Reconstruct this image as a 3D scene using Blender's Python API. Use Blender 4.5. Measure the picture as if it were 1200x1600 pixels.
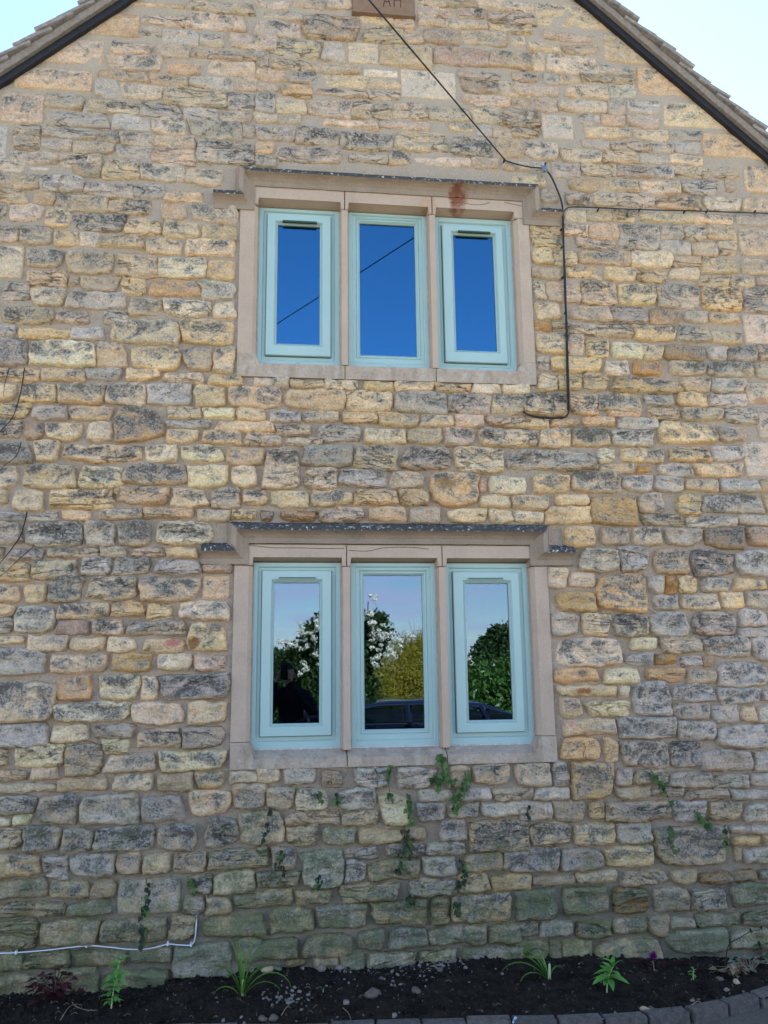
import bpy, bmesh, math, random
import numpy as np
from mathutils import Matrix, Vector
random.seed(7); rng = np.random.default_rng(7)
for o in list(bpy.data.objects): bpy.data.objects.remove(o, do_unlink=True)
SC = bpy.context.scene; COL = SC.collection
# ---------------------------------------------------------------- camera
F_PX, YAW, PITCH, ROLL = 1290.3, 0.120406, 0.191117, -0.011788
CAM = np.array([0.0, -4.4, 1.52])
def cam_axes(y, p, r):
    cy, sy, cp, sp, cr, sr = math.cos(y), math.sin(y), math.cos(p), math.sin(p), math.cos(r), math.sin(r)
    f = np.array([sy*cp, cy*cp, sp]); rt = np.array([cy, -sy, 0.0]); up = np.cross(rt, f)
    return cr*rt + sr*up, -sr*rt + cr*up, f
RT, UP, FW = cam_axes(YAW, PITCH, ROLL)
def ray(px, py):
    return RT*((px-600)/F_PX) - UP*((py-800)/F_PX) + FW
def wp(px, py, y=0.0):                      # a point of the photograph on the vertical plane y
    d = ray(px, py); t = (y-CAM[1])/d[1]; p = CAM + d*t
    return float(p[0]), float(p[2])
def gp(px, py, z=0.0):                      # ... on the horizontal plane z
    d = ray(px, py); t = (z-CAM[2])/d[2]; p = CAM + d*t
    return float(p[0]), float(p[1])
def mp(px, py, path):                       # a thing seen mirrored in a pane, 'path' metres away via the glass plane
    yp = 0.085
    d = ray(px, py); p = CAM + d*(path/d[1])
    return float(p[0]), float(2*yp - p[1]), float(p[2])
cam = bpy.data.cameras.new('camera'); camo = bpy.data.objects.new('camera', cam); COL.objects.link(camo)
m = Matrix(((RT[0], UP[0], -FW[0], CAM[0]), (RT[1], UP[1], -FW[1], CAM[1]), (RT[2], UP[2], -FW[2], CAM[2]), (0, 0, 0, 1)))
camo.matrix_world = m
cam.sensor_fit = 'VERTICAL'; cam.sensor_height = 24; cam.lens = F_PX/1600*24
cam.clip_start = 0.02; cam.clip_end = 2000
SC.camera = camo
# ---------------------------------------------------------------- world, sun, exposure
sd = ray(835, 20); sd = sd/np.linalg.norm(sd)
SUN_EL = math.asin(sd[2]); SUN_AZ = math.atan2(sd[0], sd[1])      # azimuth from +Y towards +X
W = bpy.data.worlds.new('World'); SC.world = W; W.use_nodes = True
nt = W.node_tree; nt.nodes.clear()
def N(nt, typ, **kw):
    n = nt.nodes.new(typ)
    for k, v in kw.items():
        if k.startswith('i_'):
            n.inputs[int(k[2:])].default_value = v
        else: setattr(n, k, v)
    return n
sky = N(nt, 'ShaderNodeTexSky', sky_type='NISHITA', sun_disc=False)
sky.sun_elevation = SUN_EL; sky.sun_rotation = SUN_AZ; sky.altitude = 100; sky.air_density = 1.0; sky.dust_density = 0.03; sky.ozone_density = 1.6
tc = N(nt, 'ShaderNodeTexCoord')
sep = N(nt, 'ShaderNodeSeparateXYZ'); nt.links.new(tc.outputs['Generated'], sep.inputs[0])
zz = N(nt, 'ShaderNodeMath', operation='ADD', i_1=0.10); nt.links.new(sep.outputs[2], zz.inputs[0])
zz2 = N(nt, 'ShaderNodeMath', operation='MAXIMUM', i_1=0.03); nt.links.new(zz.outputs[0], zz2.inputs[0])
dv = N(nt, 'ShaderNodeVectorMath', operation='DIVIDE')
cmb = N(nt, 'ShaderNodeCombineXYZ'); 
for i in range(3): nt.links.new(zz2.outputs[0], cmb.inputs[i])
nt.links.new(tc.outputs['Generated'], dv.inputs[0]); nt.links.new(cmb.outputs[0], dv.inputs[1])
cn = N(nt, 'ShaderNodeTexNoise'); cn.inputs['Scale'].default_value = 1.3; cn.inputs['Detail'].default_value = 9; cn.inputs['Roughness'].default_value = 0.62
nt.links.new(dv.outputs[0], cn.inputs['Vector'])
cr = N(nt, 'ShaderNodeValToRGB'); cr.color_ramp.elements[0].position = 0.42; cr.color_ramp.elements[1].position = 0.62
nt.links.new(cn.outputs[0], cr.inputs[0])
lowm = N(nt, 'ShaderNodeMapRange'); lowm.inputs[1].default_value = 0.34; lowm.inputs[2].default_value = 0.10   # clouds lie low over the horizon
nt.links.new(sep.outputs[2], lowm.inputs[0])
cmul = N(nt, 'ShaderNodeMath', operation='MULTIPLY'); nt.links.new(cr.outputs[0], cmul.inputs[0]); nt.links.new(lowm.outputs[0], cmul.inputs[1])
cmul2 = N(nt, 'ShaderNodeMath', operation='MULTIPLY', i_1=0.85); nt.links.new(cmul.outputs[0], cmul2.inputs[0])
cmix = N(nt, 'ShaderNodeMixRGB'); cmix.inputs[2].default_value = (7.2, 7.0, 8.6, 1)
nt.links.new(cmul2.outputs[0], cmix.inputs[0]); nt.links.new(sky.outputs[0], cmix.inputs[1])
bg = N(nt, 'ShaderNodeBackground'); bg.inputs[1].default_value = 0.072
nt.links.new(cmix.outputs[0], bg.inputs[0])
wo = N(nt, 'ShaderNodeOutputWorld'); nt.links.new(bg.outputs[0], wo.inputs[0])
sl = bpy.data.lights.new('sun', 'SUN'); sl.energy = 5.0; sl.angle = math.radians(0.5); sl.color = (1.0, 0.94, 0.84)
slo = bpy.data.objects.new('sun', sl); COL.objects.link(slo)
slo.rotation_euler = Vector(tuple(-sd)).to_track_quat('-Z', 'Y').to_euler(); slo.location = (6, 8, 12)
SC.view_settings.view_transform = 'Standard'; SC.view_settings.look = 'None'; SC.view_settings.gamma = 1
SC.view_settings.use_curve_mapping = False; SC.view_settings.exposure = 2.62
SC.render.engine = 'CYCLES'; SC.cycles.max_bounces = 6; SC.cycles.transparent_max_bounces = 12
GLASS_U = ((.14, .46, .86), .24); GLASS_L = ((.56, .74, 1.0), .10)
SC.cycles.caustics_reflective = False; SC.cycles.caustics_refractive = False
# ---------------------------------------------------------------- helpers
WORLD = {}                                  # object -> its world origin
def link(o, origin=(0, 0, 0), parent=None):
    COL.objects.link(o); WORLD[o] = np.array(origin, float)
    if parent is not None:
        o.parent = parent; o.location = tuple(WORLD[o]-WORLD[parent])
    else: o.location = tuple(origin)
    return o
def tag(o, label=None, cat=None, group=None, kind=None):
    for k, v in (('label', label), ('category', cat), ('group', group), ('kind', kind)):
        if v: o[k] = v
    return o
def empty(name, loc, **kw):
    o = bpy.data.objects.new(name, None); link(o, loc); o.empty_display_size = 0.1
    return tag(o, **kw)
def mesh(name, V, Fc, mat, parent=None, smooth=False, attrs=None, origin=None, **kw):
    """V (n,3) world coordinates, Fc list or array of faces; one object with its origin at the middle of its foot"""
    V = np.asarray(V, float).reshape(-1, 3)
    if origin is None:
        mn, mx = V.min(0), V.max(0); origin = ((mn[0]+mx[0])/2, (mn[1]+mx[1])/2, mn[2])
    me = bpy.data.meshes.new(name)
    Vl = V - np.array(origin)
    if isinstance(Fc, np.ndarray):
        n, k = Fc.shape
        me.vertices.add(len(Vl)); me.vertices.foreach_set('co', Vl.astype(np.float32).ravel())
        me.loops.add(n*k); me.loops.foreach_set('vertex_index', Fc.astype(np.int32).ravel())
        me.polygons.add(n); me.polygons.foreach_set('loop_start', np.arange(0, n*k, k, dtype=np.int32))
        me.polygons.foreach_set('loop_total', np.full(n, k, np.int32))
        me.update(calc_edges=True)
    else:
        me.from_pydata([tuple(v) for v in Vl], [], [tuple(int(i) for i in f) for f in Fc]); me.update()
    if smooth: me.polygons.foreach_set('use_smooth', np.ones(len(me.polygons), bool))
    if attrs:
        for k, a in attrs.items():
            at = me.attributes.new(k, 'FLOAT_COLOR', 'POINT'); at.data.foreach_set('color', np.asarray(a, np.float32).ravel())
    me.materials.append(mat)
    o = bpy.data.objects.new(name, me); link(o, origin, parent); return tag(o, **kw)
class MB:
    """collects boxes, prisms, tubes, blades"""
    def __init__(s): s.v = []; s.f = []
    def add(s, V, Fc):
        b = len(s.v); s.v += [tuple(map(float, p)) for p in V]; s.f += [tuple(i+b for i in f) for f in Fc]; return s
    def box(s, x0, x1, y0, y1, z0, z1, bev=0.0):
        if bev <= 0:
            V = [(x, y, z) for x in (x0, x1) for y in (y0, y1) for z in (z0, z1)]
            return s.add(V, [(0, 1, 3, 2), (4, 6, 7, 5), (0, 4, 5, 1), (2, 3, 7, 6), (0, 2, 6, 4), (1, 5, 7, 3)])
        bm = bmesh.new(); bmesh.ops.create_cube(bm, size=1)
        for v in bm.verts:
            v.co = Vector(((x0+x1)/2+v.co.x*(x1-x0), (y0+y1)/2+v.co.y*(y1-y0), (z0+z1)/2+v.co.z*(z1-z0)))
        bmesh.ops.bevel(bm, geom=bm.edges[:], offset=bev, segments=1, affect='EDGES')
        s.bm(bm); return s
    def bm(s, bm):
        bm.verts.index_update()
        s.add([v.co[:] for v in bm.verts], [[v.index for v in f.verts] for f in bm.faces]); bm.free(); return s
    def tube(s, pts, r, n=6, taper=None, cap=True):
        pts = [np.array(p, float) for p in pts]; m_ = len(pts); rings = []
        prev = None
        for i, p in enumerate(pts):
            t = pts[min(i+1, m_-1)]-pts[max(i-1, 0)]; t = t/(np.linalg.norm(t)+1e-9)
            a = np.array([0, 0, 1.0]) if abs(t[2]) < .9 else np.array([0, 1.0, 0])
            if prev is not None: a = prev
            u = a-t*(a@t); u = u/(np.linalg.norm(u)+1e-9); w = np.cross(t, u); prev = u
            rr = r if taper is None else r+(taper-r)*i/max(m_-1, 1)
            if callable(r): rr = r(i/max(m_-1, 1))
            rings.append([p+rr*(math.cos(q)*u+math.sin(q)*w) for q in [2*math.pi*k/n for k in range(n)]])
        V = [q for R_ in rings for q in R_]; Fc = []
        for i in range(m_-1):
            for k in range(n):
                Fc.append((i*n+k, i*n+(k+1) % n, (i+1)*n+(k+1) % n, (i+1)*n+k))
        if cap: Fc += [tuple(range(n))[::-1], tuple((m_-1)*n+k for k in range(n))]
        return s.add(V, Fc)
    def build(s, name, mat, parent=None, **kw):
        return mesh(name, s.v, s.f, mat, parent, **kw)
def smooth_path(pts, n=6):
    pts = [np.array(p, float) for p in pts]; out = []
    P = [2*pts[0]-pts[1]]+pts+[2*pts[-1]-pts[-2]]
    for i in range(1, len(P)-2):
        for k in range(n):
            t = k/n; a, b, c, d = P[i-1:i+3]
            out.append(.5*((2*b)+(-a+c)*t+(2*a-5*b+4*c-d)*t*t+(-a+3*b-3*c+d)*t**3))
    out.append(pts[-1]); return out
# vectorised value noise
def _h(ix, iy, iz, s):
    n = (ix.astype(np.int64)*374761393 + iy.astype(np.int64)*668265263 + iz.astype(np.int64)*2147483647 + s*974634533) & 0xffffffff
    n = ((n ^ (n >> 13))*1274126177) & 0xffffffff
    n = (n ^ (n >> 16)) & 0xffffffff
    return n/4294967295.0*2-1
def vn(x, y, z, s=0):
    x = np.asarray(x, float); y = np.asarray(y, float)+0*x; z = np.asarray(z, float)+0*x
    ix, iy, iz = np.floor(x), np.floor(y), np.floor(z); fx, fy, fz = x-ix, y-iy, z-iz
    fx, fy, fz = [t*t*(3-2*t) for t in (fx, fy, fz)]
    r = 0
    for a in (0, 1):
        for b in (0, 1):
            for c in (0, 1):
                r = r + _h(ix+a, iy+b, iz+c, s)*np.where(a, fx, 1-fx)*np.where(b, fy, 1-fy)*np.where(c, fz, 1-fz)
    return r
def fbm(x, y, z, s=0, o=4, g=.5):
    r, a, t = 0, 1.0, 0
    for k in range(o):
        r = r+a*vn(x*2**k, y*2**k, z*2**k, s+k*17); t += a; a *= g
    return r/t
# ---------------------------------------------------------------- materials
class G:
    """tiny node graph writer"""
    def __init__(s, name):
        s.m = bpy.data.materials.new(name); s.m.use_nodes = True; s.nt = s.m.node_tree
        s.b = s.nt.nodes['Principled BSDF']; s.pos = s.nt.nodes.new('ShaderNodeNewGeometry').outputs['Position']
    def L(s, a, b): s.nt.links.new(a, b)
    def noise(s, scale, detail=6, rough=.6, stretch=(1, 1, 1), dist=0.0):
        mpn = s.nt.nodes.new('ShaderNodeMapping'); mpn.inputs['Scale'].default_value = stretch; s.L(s.pos, mpn.inputs[0])
        n = s.nt.nodes.new('ShaderNodeTexNoise'); n.inputs['Scale'].default_value = scale; n.inputs['Detail'].default_value = detail
        n.inputs['Roughness'].default_value = rough; n.inputs['Distortion'].default_value = dist
        s.L(mpn.outputs[0], n.inputs['Vector']); return n.outputs[0]
    def math(s, op, a, b=None, c=None, clamp=False):
        n = s.nt.nodes.new('ShaderNodeMath'); n.operation = op; n.use_clamp = clamp
        for i, q in enumerate((a, b, c)):
            if q is None: continue
            if isinstance(q, (int, float)): n.inputs[i].default_value = q
            else: s.L(q, n.inputs[i])
        return n.outputs[0]
    def rng(s, v, a, b, c=0.0, d=1.0, smooth=False):
        n = s.nt.nodes.new('ShaderNodeMapRange')
        if smooth: n.interpolation_type = 'SMOOTHSTEP'
        s.L(v, n.inputs[0])
        for i, q in enumerate((a, b, c, d)): n.inputs[i+1].default_value = q
        return n.outputs[0]
    def mix(s, f, a, b, mode='MIX'):
        n = s.nt.nodes.new('ShaderNodeMixRGB'); n.blend_type = mode
        for i, q in enumerate((f, a, b)):
            if isinstance(q, (int, float)): n.inputs[i].default_value = q if i == 0 else (q, q, q, 1)
            elif isinstance(q, tuple): n.inputs[i].default_value = q+(1,)*(4-len(q))
            else: s.L(q, n.inputs[i])
        return n.outputs[0]
    def attr(s, name):
        n = s.nt.nodes.new('ShaderNodeAttribute'); n.attribute_name = name
        sp = s.nt.nodes.new('ShaderNodeSeparateColor'); s.L(n.outputs['Color'], sp.inputs[0])
        return n.outputs['Color'], n.outputs['Alpha'], sp.outputs
    def z(s):
        n = s.nt.nodes.new('ShaderNodeSeparateXYZ'); s.L(s.pos, n.inputs[0]); return n.outputs
    def bump(s, h, strength, dist, prev=None):
        n = s.nt.nodes.new('ShaderNodeBump'); n.inputs['Strength'].default_value = strength; n.inputs['Distance'].default_value = dist
        s.L(h, n.inputs['Height'])
        if prev is not None: s.L(prev, n.inputs['Normal'])
        return n.outputs[0]
    def out(s, col=None, rough=None, normal=None, spec=None, **kw):
        if col is not None:
            if isinstance(col, tuple): s.b.inputs['Base Color'].default_value = col+(1,)
            else: s.L(col, s.b.inputs['Base Color'])
        if rough is not None:
            if isinstance(rough, (int, float)): s.b.inputs['Roughness'].default_value = rough
            else: s.L(rough, s.b.inputs['Roughness'])
        if normal is not None: s.L(normal, s.b.inputs['Normal'])
        if spec is not None: s.b.inputs['Specular IOR Level'].default_value = spec
        for k, v in kw.items(): s.b.inputs[k.replace('_', ' ')].default_value = v
        return s.m
def simple(name, col, rough=.6, spec=.4, var=.12, scale=30, bump=0.0, **kw):
    g = G(name); n = g.noise(scale, 5)
    c = g.mix(1, col, g.mix(n, 1-var*1.6, 1+var*1.6), 'MULTIPLY')
    nb = g.bump(n, bump, .004) if bump else None
    return g.out(c, rough, nb, spec, **kw)
STAINS = [(270, 1005, .048, .020, (.50, .13, .12), .7), (891, 1131, .036, .014, (.55, .20, .17), .6), (303, 1004, .034, .034, (.22, .09, .035), .85), (909, 1079, .050, .019, (.30, .115, .03), .9), (1045, 917, .034, .034, (.32, .16, .05), .85), (694, 757, .06, .035, (.34, .20, .08), .75), (247, 594, .05, .018, (.45, .24, .07), .6), (1188, 628, .05, .03, (.36, .17, .09), .7), (752, 540, .04, .03, (.40, .30, .10), .5), (983, 1408, .055, .03, (.26, .15, .06), .8), (140, 1065, .035, .025, (.55, .33, .13), .7), (905, 940, .06, .02, (.50, .30, .11), .6)]
def stone_material():
    g = G('rubble_limestone')
    col, dark, _ = g.attr('col'); _, flat, ax = g.attr('aux')      # aux: pale lichen, moss, height in stone
    _, _, eg = g.attr('edge')                                      # distance from the joint, own random number
    big = g.noise(5, 5, .6); med = g.noise(22, 8, .66); fine = g.noise(95, 6, .7)
    strata = g.noise(13, 6, .58, (.6, 1, 2.2), 1.0)
    v = g.math('ADD', g.rng(big, .3, .7, -.14, .14), g.rng(strata, .25, .75, -.20, .18))
    v = g.math('ADD', v, g.rng(med, .25, .75, -.16, .16)); v = g.math('ADD', v, g.rng(fine, .25, .75, -.42, .42)); v = g.math('ADD', v, .98)
    c = g.mix(1, col, v, 'MULTIPLY')
    # warm iron staining and pale fresh faces
    c = g.mix(g.rng(g.noise(11, 7, .65), .55, .70, 0, .55), c, g.mix(1, c, (1.05, .80, .55), 'MULTIPLY'))
    c = g.mix(g.rng(g.noise(15, 8, .7, dist=.8), .56, .68, 0, .5), c, (.68, .58, .43))
    # grey and white crust lichen
    wl = g.math('ADD', g.rng(g.noise(17, 9, .75), .3, .7, -.5, .5), g.math('MULTIPLY', ax[0], .9))
    wl = g.math('ADD', wl, g.rng(g.noise(140, 4, .7), .3, .7, -.40, .40))
    c = g.mix(g.rng(wl, .12, .66, 0, .74, True), c, g.mix(fine, (.235, .21, .185), (.70, .635, .57)))
    # black and grey lichen: upper middle of a face, the arrises stay clean
    dl = g.math('ADD', g.rng(g.noise(9, 10, .70, (1, 1, 1.5), .9), .3, .7, -.60, .60), g.math('MULTIPLY', dark, .66))
    dl = g.math('ADD', dl, g.rng(ax[2], 0, 1, -.30, .14)); dl = g.math('ADD', dl, g.rng(eg[0], 0, 1, -.42, .10))
    c = g.mix(g.rng(dl, .0, .42, 0, .70, True), c, g.mix(g.rng(fine, .3, .7), (.20, .185, .165), (.42, .395, .36)))
    dl2 = g.math('ADD', dl, g.rng(g.noise(75, 6, .78), .3, .7, -.60, .60))
    c = g.mix(g.rng(dl2, .26, .70, 0, .86, True), c, g.mix(g.noise(60, 4), (.030, .028, .027), (.16, .15, .138)))
    # green algae and moss
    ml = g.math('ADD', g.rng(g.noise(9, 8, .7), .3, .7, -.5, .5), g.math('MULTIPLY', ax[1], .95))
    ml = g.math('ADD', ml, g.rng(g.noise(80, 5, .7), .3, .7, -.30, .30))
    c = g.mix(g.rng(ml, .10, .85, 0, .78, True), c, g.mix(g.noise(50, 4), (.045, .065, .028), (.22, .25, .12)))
    # fissures along the bedding with ledge shade painted in dark, some faces only
    fd = g.math('ABSOLUTE', g.math('SUBTRACT', g.noise(5, 6, .58, (.5, 1, 2.0), 1.3), .5))
    fm = g.math('MULTIPLY', g.rng(fd, .012, .002), g.rng(eg[1], .55, .65)); fm = g.math('MULTIPLY', fm, g.rng(flat, 0, 1, .7, 0)); c = g.mix(fm, c, g.mix(1, c, (.38, .34, .30), 'MULTIPLY'))
    pit = g.rng(g.noise(70, 5, .7), .31, .26, 0, .7); c = g.mix(pit, c, g.mix(1, c, (.45, .40, .36), 'MULTIPLY'))  # small pits, their occlusion shade painted into the colour
    c = g.mix(g.rng(g.noise(170, 2, .5), .68, .73, 0, .75), c, (.66, .64, .60))
    # survey of single stains: red spray, rust, iron spots
    spn = g.rng(g.noise(30, 7, .7), .3, .7, -.8, .8)
    for (sx_, sy_, wx, wz, sc_, am) in STAINS:
        a_, b_ = wp(sx_, sy_); o = g.z()
        q = g.math('ADD', g.math('POWER', g.math('ABSOLUTE', g.math('DIVIDE', g.math('SUBTRACT', o[0], a_), wx)), 2.0), g.math('POWER', g.math('ABSOLUTE', g.math('DIVIDE', g.math('SUBTRACT', o[2], b_), wz)), 2.0))
        c = g.mix(g.math('MULTIPLY', g.rng(g.math('ADD', q, spn), 1.2, .3), am), c, sc_)
    h = g.math('ADD', g.math('MULTIPLY', med, .9), g.math('MULTIPLY', strata, g.rng(eg[1], 0, 1, .5, 1.7)))
    h = g.math('SUBTRACT', g.math('ADD', h, g.math('MULTIPLY', fine, .30)), g.math('ADD', g.math('MULTIPLY', fm, .5), g.math('MULTIPLY', pit, .18)))
    h = g.math('MULTIPLY', h, g.rng(flat, 0, 1, 1, .22))
    n = g.bump(h, 1.0, .020); n = g.bump(g.noise(260, 3, .6), .4, .0022, n)
    return g.out(c, .93, n, .12)
def dressed_material(name, base, tint, dirt=.35):
    g = G(name); fine = g.noise(150, 5, .7); big = g.noise(3.5, 6, .6)
    c = g.mix(g.rng(big, .35, .7), base, tint)
    c = g.mix(1, c, g.rng(fine, .25, .75, .88, 1.12), 'MULTIPLY')
    c = g.mix(g.rng(g.noise(12, 8, .7, (1, 1, .5)), .55, .75, 0, dirt), c, (.16, .15, .13))
    n = g.bump(g.noise(40, 5, .6), .35, .004); n = g.bump(fine, .5, .0015, n)
    return g, c, n
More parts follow.
